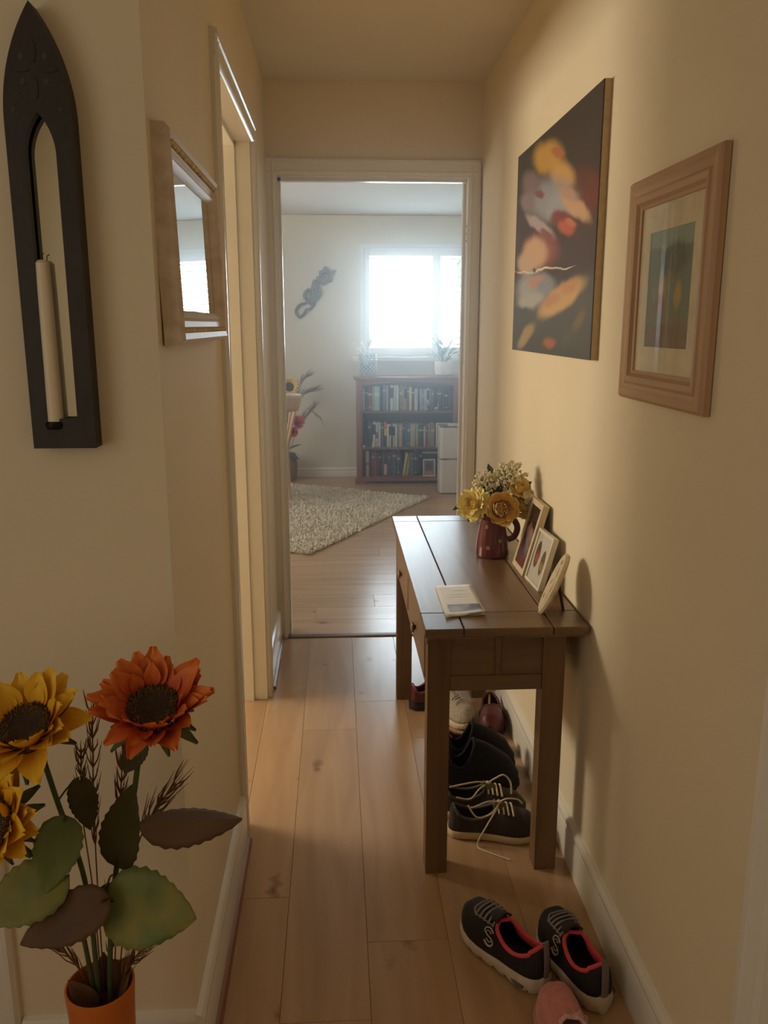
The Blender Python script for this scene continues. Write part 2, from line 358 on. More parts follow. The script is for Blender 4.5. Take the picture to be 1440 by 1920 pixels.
# trim_2: doorway in the left wall
t2 = struct('trim_2', MB().box(XL - .12, XL, OL0, OL0 + .02, 0, OH).box(XL - .12, XL, OL1 - .02, OL1, 0, OH).box(XL - .12, XL, OL0, OL1, OH, OH + .02), GLOSS)
part('architrave', arch(MB(), (XL, OL0 + .004, 0), (0, -1, 0), (1, 0, 0), (0, 0, 1), OH + .065), GLOSS, t2)
part('architrave', arch(MB(), (XL, OL1 - .004, 0), (0, 1, 0), (1, 0, 0), (0, 0, 1), OH + .065), GLOSS, t2)
part('architrave', arch(MB(), (XL, OL0 - .061, OH + .0), (0, 0, 1), (1, 0, 0), (0, 1, 0), OL1 - OL0 + .122), GLOSS, t2)
part('door_stop', MB().box(XL - .09, XL - .05, OL1 - .034, OL1 - .02, 0, OH).box(XL - .09, XL - .05, OL0 + .02, OL0 + .034, 0, OH).box(XL - .09, XL - .05, OL0, OL1, OH - .014, OH), GLOSS, t2)
# trim_3: architrave at the right edge of the view, trim_4: bottom-left
t3 = struct('trim_3', MB().prism([(0, 0), (.07, 0), (.07, .010), (.058, .020), (.046, .020), (.040, .015), (.016, .012), (.010, .016), (0, .010)], (XR, .995, 0), (0, 1, 0), (-1, 0, 0), (0, 0, 1), 2.07), GLOSS)
struct('door_2', MB().box(XR - .008, XR, .2, .995, 0, 2.0), GLOSS)
struct('trim_4', MB().prism(ARCH, (-.668, YW, 0), (1, 0, 0), (0, -1, 0), (0, 0, 1), 2.06), GLOSS)
struct('door_3', MB().box(-1.45, -.668, YW - .006, YW, 0, 2.0), GLOSS)

# ================================================================== far window: frame, glass, plantation shutters
w1 = struct('window_1', MB().box(WX0, WX1, YB + .15, YB + .20, WZ0, WZ0 + .05).box(WX0, WX1, YB + .15, YB + .20, WZ1 - .05, WZ1).box(WX0, WX0 + .05, YB + .15, YB + .20, WZ0 + .05, WZ1 - .05)
            .box(WX1 - .05, WX1, YB + .15, YB + .20, WZ0 + .05, WZ1 - .05).box(.895, .94, YB + .15, YB + .20, WZ0 + .05, WZ1 - .05), mat('white_plastic_frame', (236, 238, 238), .35, ns=5, na=.02))
PANE = glass('clear_pane')
part('pane', MB().box(WX0 + .05, .895, YB + .172, YB + .176, WZ0 + .05, WZ1 - .05), PANE, w1)
part('pane', MB().box(.94, WX1 - .05, YB + .172, YB + .176, WZ0 + .05, WZ1 - .05), PANE, w1)
part('window_sill', MB().box(.148, 1.70, YB - .10, YB + .15, 1.078, 1.12, .008, 2), GLOSS, w1)
SHUT = mat('shutter_white', (232, 236, 238), .35, ns=5, na=.02)
part('shutter_frame', MB().box(.225, .262, YB - .03, YB + .03, 1.121, 2.11).box(1.588, 1.625, YB - .03, YB + .03, 1.121, 2.11).box(.262, 1.588, YB - .03, YB + .03, 2.085, 2.11), SHUT, w1)
LOUV = {}
for x0, x1, lab in ((.263, .9245, 'left white louvred shutter of the far window, slats open level'), (.925, 1.587, 'right white louvred shutter of the far window, behind the leafy plant')):
    t = thing('window_shutter', lab, 'shutter', (x0, YB - .005, 1.125), group='shutters of the far window')
    w = x1 - x0; sw = .050 if x0 < .5 else .032; se = .040
    part('stile', MB().box(0, sw, -.014, .014, 0, .9595, .003), SHUT, t); part('stile', MB().box(w - se, w, -.014, .014, 0, .9595, .003), SHUT, t)
    part('rail', MB().box(sw, w - se, -.014, .014, 0, .075, .003), SHUT, t); part('rail', MB().box(sw, w - se, -.014, .014, .885, .9595, .003), SHUT, t)
    if x0 < .5: part('meeting_strip', MB().box(w - .012, w + .006, .0145, .019, 0, .9595), SHUT, t)
    lw = w - sw - se - .004; prof = [(-.030, .0046), (-.016, .0064), (.016, .0064), (.030, .0046), (.030, -.0046), (.016, -.0064), (-.016, -.0064), (-.030, -.0046)]
    lm = mesh_of('louvre', MB().prism(prof, (0, 0, 0), (0, 1, 0), (0, 0, 1), (1, 0, 0), lw), SHUT)
    for k in range(14):
        link('louvre', lm, t, (sw + .002, 0, .105 + k * .0582), (R(0), 0, 0))

# ------------------------------------------------------------------ tree beyond the window
def leaf_cloud(n, cx, cy, cz, rx, ry, rz, s, seed):
    rnd = random.Random(seed); q = MB()
    for _ in range(n):
        a, b = rnd.uniform(0, 2 * pi), rnd.uniform(-1, 1); r = rnd.random() ** .4; k = (1 - b * b) ** .5
        p = V((cx + rx * r * k * cos(a), cy + ry * r * k * sin(a), cz + rz * r * b)); u = V((rnd.uniform(-1, 1), rnd.uniform(-1, 1), rnd.uniform(-1, 1))).normalized(); w = u.orthogonal().normalized()
        q.add([p - u * s, p + w * s * .45, p + u * s, p - w * s * .45], [(0, 1, 2, 3)])
    return q
gt = thing('garden_tree', 'bright green garden tree outside the far window at right', 'tree', (3.3, 14.5, -.1))
fo = part('foliage', leaf_cloud(2600, 0, 0, 2.6, 1.25, 1.0, 1.5, .10, 4), mat('tree_leaf', (96, 150, 70), .6, ns=3, na=.3), gt, angle=0, kind='stuff')
part('trunk', MB().tube([(0, 0, 0), (.05, 0, .8), (0, .04, 1.6), (.06, 0, 2.3)], [.12, .10, .08, .05], 10), mat('bark', (92, 74, 56), .9, bump=.5), gt)
struct('ground_garden', MB().box(-8, 12, YB + .3, 30, -.2, -.1), mat('lawn', (88, 128, 60), .9, ns=8, na=.3))

# ================================================================== console table
PINE = wood('waxed_pine', (140, 108, 80), (108, 82, 58), 'Y', .36, 6, .08, tone=.07, knots=(92, 60, 38), bump=.03, coat=.5)
PINEZ = wood('waxed_pine_upright', (134, 104, 74), (102, 77, 52), 'Z', .42, 6, .08, tone=.07, bump=.06)
PINEX = wood('waxed_pine_cross', (134, 104, 74), (102, 77, 52), 'X', .36, 6, .08, tone=.07, bump=.03, coat=.5)
TZ = .694
ct = thing('console_table', 'waxed pine console table with drawers standing against the right wall', 'table', (.40, 2.49, 0))
xs = [.205, .299, .517, .603]; ys = [1.883, 2.000, 3.012, 3.100]; g = .0014
for j in range(3):
    for i in range(3):
        part('top_board', MB().box(xs[i] + (g if i else 0), xs[i + 1] - (g if i < 2 else 0), ys[j] + (g if j else 0), ys[j + 1] - (g if j < 2 else 0), TZ - .022, TZ, .0016), PINEX if j != 1 else PINE, ct, True)
part('top_underlay', MB().box(.212, .596, 1.89, 3.09, TZ - .028, TZ - .012), PINE, ct, True)
for lx in (.217, .505):
    for ly in (1.928, 2.972):
        part('leg', MB().prism([(0, 0), (.056, 0), (.056, .056), (0, .056)], (lx, ly, TZ - .028), (1, 0, 0), (0, 1, 0), (0, 0, -1), TZ - .028).box(lx - .002, lx, ly + .01, ly + .046, TZ - .06, TZ - .03), PINEZ, ct, True)
for y, s in ((1.930, 1), (3.026, -1)):
    e = part('end_frame', MB().box(.273, .505, min(y, y + s * .02), max(y, y + s * .02), .512, .552, .002).box(.273, .505, min(y, y + s * .02), max(y, y + s * .02), .652, .666, .002).box(.385, .401, min(y, y + s * .018), max(y, y + s * .018), .552, .652, .002), PINEX, ct, True)
    part('end_panel', MB().box(.273, .385, min(y + s * .006, y + s * .014), max(y + s * .006, y + s * .014), .550, .654), PINEX, ct, True)
    part('end_panel', MB().box(.401, .505, min(y + s * .006, y + s * .014), max(y + s * .006, y + s * .014), .550, .654), PINEX, ct, True)
part('back_apron', MB().box(.540, .556, 1.984, 2.972, .512, .666, .002), PINE, ct, True)
part('front_rail', MB().box(.219, .239, 1.984, 2.972, .500, .522, .002).box(.219, .239, 1.984, 2.972, .652, .666, .002).box(.219, .239, 2.46, 2.496, .522, .652), PINE, ct, True)
for y0 in (1.986, 2.498):
    d = part('drawer', MB().box(.214, .232, y0, y0 + .472, .525, .650, .003).box(.232, .53, y0 + .02, y0 + .452, .532, .60), PINE, ct, True)
    for ky in (.236,):
        part('knob', MB().add([V((.2145 - p[2], y0 + ky + p[0], .575 + p[1])) for p in MB().lathe([(.007, 0), (.006, .003), (.014, .006), (.016, .010), (.012, .014), (.003, .016)], 14).v], MB().lathe([(.007, 0), (.006, .003), (.014, .006), (.016, .010), (.012, .014), (.003, .016)], 14).f), PINEZ, d, False).matrix_parent_inverse = M.Translation((-.40, -2.49, 0))

# ------------------------------------------------------------------ leaflet
def leaflet_pt(u, v):
    c = [V((.265, 1.961, 0)), V((.368, 1.979, 0)), V((.369, 2.222, 0)), V((.267, 2.218, 0))]
    p = (c[0] * (1 - u) + c[1] * u) * (1 - v) + (c[3] * (1 - u) + c[2] * u) * v
    return (p.x, p.y, TZ + .0012 + .006 * max(0, 1 - v * 5) * (.55 + .45 * sin(3 + u * 5)) + .002 * u)
lf = thing('leaflet', 'folded white leaflet with grey landscape strip, lying on the console table', 'leaflet', (.265, 1.961, TZ))
LEAF = picture('leaflet_print', (0, 0, .103), (1, 0, .25), [(0, (228, 224, 218)), (1, (232, 230, 226))],
   [(.55, .27, .41, .115, 0, (132, 128, 132), -.05), (.78, .28, .18, .10, 0, (90, 84, 88), .3), (.32, .25, .18, .08, 0, (168, 172, 178), .5), (.6, .33, .10, .05, 0, (150, 148, 152), .5), (.55, .70, .30, .010, 2, (176, 172, 168), .3), (.5, .62, .32, .010, 2, (186, 182, 178), .3), (.62, .83, .2, .012, 2, (180, 176, 172), .3), (.62, .07, .07, .012, 0, (150, 140, 130), .4)], .5, .03, 8)
o = part('cover', MB().grid(leaflet_pt, 10, 14), LEAF, lf, True); solid(o, .0006, 1)
o = part('back_page', MB().grid(lambda u, v: (leaflet_pt(u, v)[0] - .001, leaflet_pt(u, v)[1] + .001, TZ + .0004), 4, 4), mat('paper', (226, 222, 214), .6), lf, True)

# ------------------------------------------------------------------ red jug
jug = thing('red_jug', 'dark red glazed jug with small white daisies holding the yellow bouquet', 'jug', (.485, 2.53, TZ))
REDG = mat('red_glaze', (106, 42, 41), .16, ns=9, na=.15, coat=.3)
prof = [(.001, .001), (.047, .001), (.052, .005), (.0525, .012), (.0495, .05), (.044, .085), (.039, .115), (.0405, .128), (.0435, .134), (.0415, .135), (.038, .126), (.035, .10), (.040, .05), (.044, .012), (.001, .008)]
part('body', MB().lathe(prof, 36, capb=True, capt=True), REDG, jug)
hd = catmull([(.038, 0, .122), (.062, -.004, .118), (.076, -.006, .092), (.068, -.004, .062), (.046, 0, .050)], 6)
part('handle', MB().tube(hd, .0065, 8, flat=1.5), REDG, jug)
def surf_r(z): 
    for (r0, z0), (r1, z1) in zip(prof[3:8], prof[4:9]):
        if z0 <= z <= z1: return r0 + (r1 - r0) * (z - z0) / (z1 - z0)
    return .045
fl_w = mat('daisy_white', (226, 214, 206), .5)
for ang, z in ((-128, .100), (-72, .058), (-116, .036)):
    q = MB()
    for k in range(6):
        a, zz = R(ang) + .085 * cos(k * pi / 3), z + .0042 * sin(k * pi / 3); r = surf_r(zz)
        q.ball((r * cos(a), r * sin(a), zz), .0017, 6, 4)
    part('daisy', q, fl_w, jug)

# ================================================================== bouquet: each artificial stem is a thing
def petal_fn(L_, w, cup, curl, ruffle=0.0, ph=0.0, tip=.5):
    def fn(u, v):
        x = (u - .5) * 2; pr = (sin(pi * min(1, v * .95 + .05) ** .8)) ** tip if v < .98 else (sin(pi * .95)) ** tip
        ww = w * max(.12, pr)
        return (x * ww, v * L_ * cos(curl * v * .5) - .0, cup * .08 * (x * x) * ww + L_ * sin(curl * v) * .5 + ruffle * sin(x * 5 + ph) * v * v)
    return fn
def petal_mesh(name, m, L_, w, cup, curl, ruffle=0, ph=0, nu=4, nv=5, tip=.5): return mesh_of(name, MB().grid(petal_fn(L_, w, cup, curl, ruffle, ph, tip), nu, nv), m, 60)
def place(name, me, parent, head, radius, az, tilt, lift=0.0, sc=1.0):
    """petal at azimuth az round head's local Z, tilted up by tilt"""
    o = link(name, me, parent)
    o.matrix_basis = head @ M.Rotation(az, 4, 'Z') @ M.Translation((0, radius, lift)) @ M.Rotation(tilt, 4, 'X') @ M.Scale(sc, 4)
    return o
def facing(p, n):
    n = V(n).normalized(); return M.Translation(p) @ n.to_track_quat('Z', 'Y').to_matrix().to_4x4()
STEMG = mat('stem_green', (74, 86, 44), .6, ns=12, na=.2)
def colour_ramp_petal(name, c_in, c_out, L_, rough=.55):
    m, nt, p, L = base(name); tc = nd(nt, 'ShaderNodeTexCoord'); sx = nd(nt, 'ShaderNodeSeparateXYZ'); L.new(tc.outputs['Object'], sx.inputs[0])
    q = nd(nt, 'ShaderNodeMapRange'); q.inputs['From Max'].default_value = L_; L.new(sx.outputs[1], q.inputs['Value'])
    no = nd(nt, 'ShaderNodeTexNoise'); no.inputs['Scale'].default_value = 40; mp = nd(nt, 'ShaderNodeMapping'); mp.inputs['Scale'].default_value = (3, .5, 3); L.new(tc.outputs['Object'], mp.inputs[0]); L.new(mp.outputs[0], no.inputs['Vector'])
    a = nd(nt, 'ShaderNodeMath', operation='MULTIPLY_ADD'); L.new(no.outputs['Fac'], a.inputs[0]); a.inputs[1].default_value = .5; L.new(q.outputs[0], a.inputs[2])
    r = ramp(nt, [(.25, lin(c_in)), (1.0, lin(c_out))]); L.new(a.outputs[0], r.inputs['Fac']); L.new(r.outputs['Color'], p.inputs['Base Color']); p.inputs['Roughness'].default_value = rough
    MATS[name] = m; return m
ROSE = colour_ramp_petal('rose_petal', (238, 186, 80), (246, 222, 130), .05)
PEON = colour_ramp_petal('peony_petal', (238, 208, 104), (248, 238, 168), .05)
YROS = colour_ramp_petal('pale_yellow_petal', (236, 204, 104), (244, 228, 150), .05)
def flower(name, label, p, n, specs, m, seed, base_pt=(.485, 2.53, TZ + .03), cat='flower'):
    t = thing(name, label, cat, base_pt, group='artificial flowers in the red jug'); rnd = random.Random(seed); lp = V(p) - V(base_pt); H = facing(lp, n)
    for k, (cnt, rad, L_, w, cup, curl, tilt, lift, ruf) in enumerate(specs):
        ms = [petal_mesh('petal', m, L_, w, cup, curl, ruf, rnd.random() * 6) for _ in range(2)]
        for i in range(cnt):
            place('petal', rnd.choice(ms), t, H, rad, 2 * pi * (i + .5 * (k % 2)) / cnt + rnd.uniform(-.15, .15), R(tilt + rnd.uniform(-7, 7)), lift, rnd.uniform(.9, 1.1))
    part('flower_heart', MB().lathe([(.001, -.012), (.012, -.010), (.016, -.002), (.013, .010), (.007, .018), (.001, .021)], 10, (0, 0, 0)), m, t).matrix_basis = H
    mid = lp * .55 + V((0, 0, .02)); part('stem', MB().tube(catmull([(0, 0, .0), (lp.x * .25, lp.y * .25, .07), mid, lp - V(n).normalized() * .01], 5), .0022, 6), STEMG, t)
    return t
flower('yellow_rose', 'large deep yellow rose facing front in the red jug', (.492, 2.445, .862), (-.10, -.93, .33),
   [(3, .001, .016, .010, 9, 1.5, 88, .014, 0), (4, .004, .020, .012, 9, 1.4, 86, .010, 0), (5, .008, .026, .016, 9, 1.1, 80, .006, 0), (6, .014, .032, .021, 9, 1.0, 72, .002, 0), (7, .022, .038, .026, 9, .9, 60, -.004, 0), (8, .026, .042, .030, 7, .5, 36, -.014, .002)], ROSE, 1)
flower('yellow_peony', 'pale yellow ruffled peony at the left of the red jug', (.414, 2.475, .872), (-.60, -.70, .38),
   [(7, .004, .020, .010, 5, .8, 76, .004, .002), (9, .010, .030, .015, 4, .6, 58, 0, .003), (11, .014, .038, .018, 4, .4, 36, -.004, .004), (12, .016, .042, .020, 3, .2, 14, -.010, .005)], PEON, 2)
flower('yellow_garden_rose', 'pale yellow rose behind the deep yellow rose, right side', (.556, 2.47, .862), (.30, -.80, .35),
   [(6, .006, .024, .016, 8, 1.1, 76, .004, 0), (7, .012, .032, .020, 7, .9, 54, -.002, .002), (8, .016, .038, .024, 5, .5, 28, -.008, .003)], YROS, 3)
flower('yellow_rosebud', 'small yellow flower highest at the right of the bouquet', (.550, 2.47, .918), (.2, -.7, .6),
   [(5, .005, .022, .014, 8, 1.1, 74, .004, 0), (7, .010, .030, .017, 6, .7, 46, -.002, .002), (7, .012, .032, .018, 4, .4, 20, -.006, .003)], YROS, 4)
flower('white_blossom', 'small white blossom at the far right edge of the bouquet', (.578, 2.46, .893), (.5, -.7, .3),
   [(5, .004, .018, .012, 5, .6, 50, 0, 0), (5, .006, .022, .013, 3, .3, 15, -.004, .002)], mat('white_petal', (232, 222, 200), .6), 5)
GYP = mat('gypsophila_white', (232, 222, 186), .7)
for c, r, n, lab, sd in (((.452, 2.50, .935), .036, 110, 'spray of tiny white blossoms left of the tall leaf in the jug', 1), ((.528, 2.50, .955), .048, 200, 'larger spray of tiny white blossoms at the top of the bouquet', 2)):
    b0 = V((.485, 2.53, TZ + .03)); t = thing('gypsophila_spray', lab, 'flower', b0, group='artificial flowers in the red jug'); rnd = random.Random(sd); bl = MB(); st = MB(); cc = V(c) - b0
    st.tube(catmull([(0, 0, 0), (cc.x * .3, cc.y * .3, .09), cc - V((0, 0, r))], 4), .0016, 5)
    for _ in range(n):
        d = V((rnd.gauss(0, 1), rnd.gauss(0, 1), rnd.gauss(0, 1))).normalized() * r * rnd.uniform(.5, 1.08); d.z *= .95; p = cc + d
        st.tube([cc - V((0, 0, r)), cc + d * .5 - V((0, 0, r * .3)), p], .0006, 3); s = rnd.uniform(.0032, .0050); bl.ball(p, s, 6, 4)
        for q in range(3): bl.ball(p + V((rnd.uniform(-1, 1), rnd.uniform(-1, 1), rnd.uniform(-1, 1))) * s, s * .6, 5, 3)
    part('blossoms', bl, GYP, t, kind='stuff'); part('stems', st, STEMG, t, kind='stuff')
DKL = mat('dark_green_leaf', (58, 74, 42), .5, ns=14, na=.2)
def leaf_between(name, p0, p1, nrm, w, m, parent=None, fold=.25, droop=.1, tooth=0.0, heart=0.0, nu=6, nv=12, label=None):
    """blade from p0 to p1 (world or parent-local), width w, folded along its midrib"""
    p0, p1 = V(p0), V(p1); d = p1 - p0; L_ = d.length; y = d.normalized(); z = (V(nrm) - y * V(nrm).dot(y)).normalized(); x = y.cross(z)
    def fn(u, v):
        s = (u - .5) * 2; vv = max(v, 1e-4); wd = w * (sin(pi * vv ** (.62 if heart else .8)) ** (.75 if heart else .9)) if v < .999 else 0.0004
        if tooth: wd *= 1 + tooth * (abs((v * 9) % 1 - .5) - .25)
        back = -heart * L_ * (abs(s) ** 1.5) * max(0, 1 - v * 2.2)
        return p0 + y * (v * L_ + back) + x * (s * wd) + z * (fold * abs(s) * wd - droop * L_ * v * v + .03 * w * sin(v * 9 + s * 3))
    o = part(name, MB().grid(fn, nu, nv), m, parent, label=label); solid(o, .0006, 0); return o
b0 = V((.485, 2.53, TZ + .03))
for lab, leaves in (('dark green leaf standing upright at the top of the bouquet', [((.487, 2.535, .925), (.466, 2.545, .985), (-.3, -1, .1), .014)]),
                    ('dark pointed leaves sticking out left of the yellow peony', [((.42, 2.53, .86), (.352, 2.50, .852), (0, -.6, 1), .016), ((.415, 2.54, .85), (.376, 2.49, .884), (0, -.8, .6), .014), ((.42, 2.51, .845), (.395, 2.46, .822), (0, -.8, .6), .010)]),
                    ('dark leaves between the white sprays behind the yellow rose', [((.49, 2.52, .88), (.50, 2.49, .932), (0, -1, .2), .022), ((.48, 2.52, .88), (.468, 2.49, .922), (0, -1, .2), .018)]),
                    ('brown-green leaf curling at the right edge of the bouquet', [((.555, 2.49, .90), (.583, 2.455, .944), (-.5, -.8, .2), .013), ((.55, 2.50, .86), (.583, 2.45, .872), (-.2, -.6, .7), .009)])):
    t = thing('leaf_sprig', lab, 'leaf', b0, group='artificial flowers in the red jug')
    for p0, p1, n, w in leaves:
        leaf_between('leaf', V(p0) - b0, V(p1) - b0, n, w, DKL, t, fold=.35, droop=.05)
        part('stem', MB().tube(catmull([(0, 0, .0), (V(p0) - b0) * .5 + V((0, 0, .03)), V(p0) - b0], 5), .0016, 5), STEMG, t)

# ================================================================== frames on the console table
WOODP = mat('cream_painted_frame', (214, 196, 164), .5, ns=30, na=.08, bump=.1, bs=90)
def lean_frame(name, label, cat, p, width, height, thick, border, yaw, lean, fm, pm, depth=.004, stand=True, mountm=None):
    """rectangular frame facing local -X, leaning back by lean; p = bottom far corner"""
    t = thing(name, label, cat, p, (0, lean, yaw))
    O = [(0, 0), (-width, 0), (-width, height), (0, height)]; I = [(-border, border), (-width + border, border), (-width + border, height - border), (-border, height - border)]
    part('frame', MB().ringprism(O, I, (0, 0, 0), (0, 1, 0), (0, 0, 1), (1, 0, 0), thick), fm, t, angle=20)
    part('picture', MB().box(depth, depth + .002, -width + border, -border, border, height - border), pm, t)
    part('glass', MB().box(depth - .0018, depth - .0008, -width + border, -border, border, height - border), glass('picture_glass'), t)
    if stand: part('strut', MB().box(thick, thick + .003, -width * .6, -width * .4, .0, height * .6), mat('strut_brown', (92, 70, 48), .7), t)
    return t
PH1 = picture('photo_couple', (1, -.13, 0), (2, 0, .21), [(0, (70, 40, 34)), (.5, (86, 44, 38)), (1, (54, 34, 30))], [(.35, .55, .16, .10, 20, (196, 158, 134), .4), (.6, .60, .15, .09, -10, (176, 132, 108), .4), (.5, .2, .4, .15, 0, (128, 92, 104), .5), (.4, .4, .22, .12, 30, (160, 146, 150), .4), (.55, .08, .3, .08, 0, (150, 84, 76), .4)], .4, .15, 6)
lean_frame('photo_frame', 'cream photo frame with dark red photograph, tallest beside the jug', 'picture frame', (.530, 2.437, TZ), .136, .215, .018, .016, R(0), R(15), WOODP, PH1)
PH2 = picture('photo_white_card', (1, -.125, 0), (2, 0, .15), [(0, (224, 218, 204)), (1, (228, 222, 208))], [(.70, .55, .15, .26, 0, (96, 58, 46), .06), (.27, .47, .13, .24, 0, (112, 92, 46), .06), (.68, .48, .09, .1, 0, (196, 88, 66), .3), (.27, .40, .07, .08, 0, (190, 150, 62), .3)], .3, .01, 4)
lean_frame('oval_window_frame', 'white photo frame with two oval openings, middle of the table frames', 'picture frame', (.535, 2.292, TZ), .135, .152, .015, .008, R(3), R(15), mat('white_frame', (224, 216, 200), .4), PH2)
# oval plaque with scrolling pattern
pl = thing('oval_plaque', 'oval cream plaque with brown scroll pattern, nearest of the table frames', 'plaque', (.506, 2.005, TZ), (0, R(23), R(-12)))
ov = [(.058 * cos(2 * pi * k / 36), .080 + .080 * sin(2 * pi * k / 36)) for k in range(36)]
PLQ = picture('plaque_print', (1, -.06, .06), (2, 0, .16), [(0, (206, 190, 158)), (1, (216, 200, 170))], [(a, b, .10, .035, c, (132, 96, 62), .4) for a, b, c in ((.3, .3, 40), (.6, .5, -30), (.4, .7, 60), (.7, .25, 10), (.5, .88, -20), (.25, .52, 80), (.75, .72, 40))], .5, .25, 9)
part('panel', MB().prism(ov, (0, 0, 0), (0, 1, 0), (0, 0, 1), (1, 0, 0), .012), PLQ, pl)
part('rim', MB().tube([(.006, a, b) for a, b in ov], .0066, 6, True), mat('plaque_rim', (204, 184, 150), .4, ns=60, na=.2), pl)
part('stand', MB().tube([(.014, 0, .09), (.060, .01, .0235)], .004, 6).box(.0, .030, -.012, .012, -.0, .004), mat('plaque_stand', (72, 52, 36), .6), pl)

# ================================================================== right-wall pictures
CX, CY0, CY1, CZ0, CZ1 = .5925, 1.960, 2.842, 1.3240, 1.9310
cv = thing('canvas_painting', 'large unframed canvas of a stormy orange sunset over dark water', 'painting', (CX, CY1, CZ0))
cw, chh = CY1 - CY0, CZ1 - CZ0
ART = picture('storm_painting', (1, 0, -cw), (2, 0, chh), [(0.0, (78, 78, 72)), (.22, (88, 88, 82)), (.30, (82, 80, 76)), (.36, (72, 56, 54)), (.55, (78, 56, 52)), (.75, (64, 52, 48)), (1, (60, 54, 48))],
  [(0.902, 0.637, 0.144, 0.071, 163.5, (112, 48, 34), 0.6), (0.8, 0.698, 0.123, 0.044, 163.0, (96, 50, 40), 0.6), (0.441, 0.882, 0.191, 0.067, 164.5, (196, 150, 70), 0.4), (0.635, 0.758, 0.141, 0.051, 159.8, (204, 160, 92), 0.4), (0.565, 0.867, 0.085, 0.019, 159.7, (180, 110, 70), 0.4), (0.476, 0.693, 0.281, 0.087, 167.9, (150, 150, 158), 0.5), (0.227, 0.818, 0.141, 0.048, 166.0, (128, 108, 108), 0.5), (0.174, 0.745, 0.114, 0.045, 165.2, (140, 122, 124), 0.5), (0.35, 0.745, 0.072, 0.017, 169.6, (130, 84, 82), 0.4), (0.615, 0.64, 0.17, 0.055, 170.8, (158, 160, 170), 0.4), (0.783, 0.598, 0.164, 0.031, 154.8, (206, 164, 128), 0.4), (0.7, 0.672, 0.108, 0.023, 160.2, (186, 150, 128), 0.5), (0.645, 0.578, 0.126, 0.031, 167.9, (132, 60, 58), 0.4), (0.707, 0.532, 0.089, 0.026, 163.3, (190, 96, 62), 0.4), (0.748, 0.546, 0.062, 0.014, 159.2, (196, 120, 84), 0.4), (0.367, 0.598, 0.215, 0.029, 158.8, (176, 160, 160), 0.35), (0.467, 0.546, 0.092, 0.017, 160.1, (120, 88, 92), 0.4), (0.395, 0.48, 0.215, 0.079, 171.6, (150, 84, 76), 0.4), (0.312, 0.476, 0.178, 0.072, 171.0, (206, 166, 132), 0.35), (0.178, 0.443, 0.128, 0.056, 171.3, (200, 168, 136), 0.4), (0.321, 0.392, 0.291, 0.006, 176.4, (226, 214, 180), 0.4), (0.671, 0.375, 0.129, 0.003, 178.7, (214, 200, 186), 0.5), (0.317, 0.399, 0.021, 0.01, 169.8, (36, 26, 26), 0.3), (0.286, 0.306, 0.23, 0.082, 175.7, (164, 164, 166), 0.45), (0.356, 0.34, 0.126, 0.024, 178.8, (190, 140, 118), 0.5), (0.484, 0.304, 0.12, 0.041, -179.9, (140, 142, 150), 0.5), (0.262, 0.255, 0.181, 0.035, -179.1, (176, 172, 164), 0.4), (0.664, 0.243, 0.257, 0.056, -167.2, (206, 166, 112), 0.3), (0.569, 0.238, 0.112, 0.026, -170.2, (196, 140, 104), 0.5), (0.767, 0.296, 0.092, 0.032, -177.6, (198, 144, 100), 0.5), (0.22, 0.076, 0.134, 0.04, -157.2, (168, 144, 104), 0.4), (0.56, 0.056, 0.075, 0.024, 179.1, (170, 100, 66), 0.5), (0.878, 0.144, 0.068, 0.025, -147.1, (126, 100, 70), 0.6), (0.772, 0.083, 0.083, 0.025, -154.8, (92, 88, 80), 0.6)], .5, .055, 6)
part('canvas', MB().box(0, .003, -cw, 0, 0, chh, .001), ART, cv)
part('canvas_edge', MB().ringprism([(0, 0), (-cw, 0), (-cw, chh), (0, chh)], [(-.02, .02), (-cw + .02, .02), (-cw + .02, chh - .02), (-.02, chh - .02)], (.0028, 0, 0), (0, 1, 0), (0, 0, 1), (1, 0, 0), .0160), mat('raw_canvas', (196, 172, 134), .8, ns=60, na=.1, bump=.2, bs=300), cv, angle=20, label='pale raw canvas wrapped over the stretcher')
FX, FY0, FY1, FZ0, FZ1 = .5915, 1.342, 1.751, 1.2575, 1.681
OAKF = wood('limed_oak', (198, 162, 124), (168, 130, 94), 'Z', .5, 9, .06, bump=.1)
OAKH = wood('limed_oak_cross', (198, 162, 124), (168, 130, 94), 'Y', .5, 9, .06, bump=.1)
pf = thing('framed_print', 'limed oak framed print of flowers in a wide cream mount', 'picture', (FX, FY1, FZ0))
fw, fh, fb = FY1 - FY0, FZ1 - FZ0, .058
MOLD = [(0, .008), (.006, .001), (.018, 0), (.030, .004), (.036, .001), (.046, .002), (.052, .008), (fb, .010), (fb, .0185), (0, .0185)]
def mitred(mb, prof, w, h, side):
    """one mitred length of a picture moulding (facing -X, origin bottom, run to -Y); prof: (inset, depth)"""
    vs = []
    for e in (0, 1):
        for a, b in prof:
            if side == 'bottom': p = (b, -a - e * (w - 2 * a), a)
            elif side == 'top': p = (b, -a - e * (w - 2 * a), h - a)
            elif side == 'far': p = (b, -a, a + e * (h - 2 * a))
            else: p = (b, -w + a, a + e * (h - 2 * a))
            vs.append(p)
    k = len(prof); return mb.add(vs, [tuple(range(k)), tuple(range(k, 2 * k))] + [(i, (i + 1) % k, k + (i + 1) % k, k + i) for i in range(k)])
for s_ in ('bottom', 'top', 'far', 'near'):
    part('frame_rail' if s_ in ('bottom', 'top') else 'frame_stile', mitred(MB(), MOLD, fw, fh, s_), OAKH if s_ in ('bottom', 'top') else OAKF, pf, angle=25)
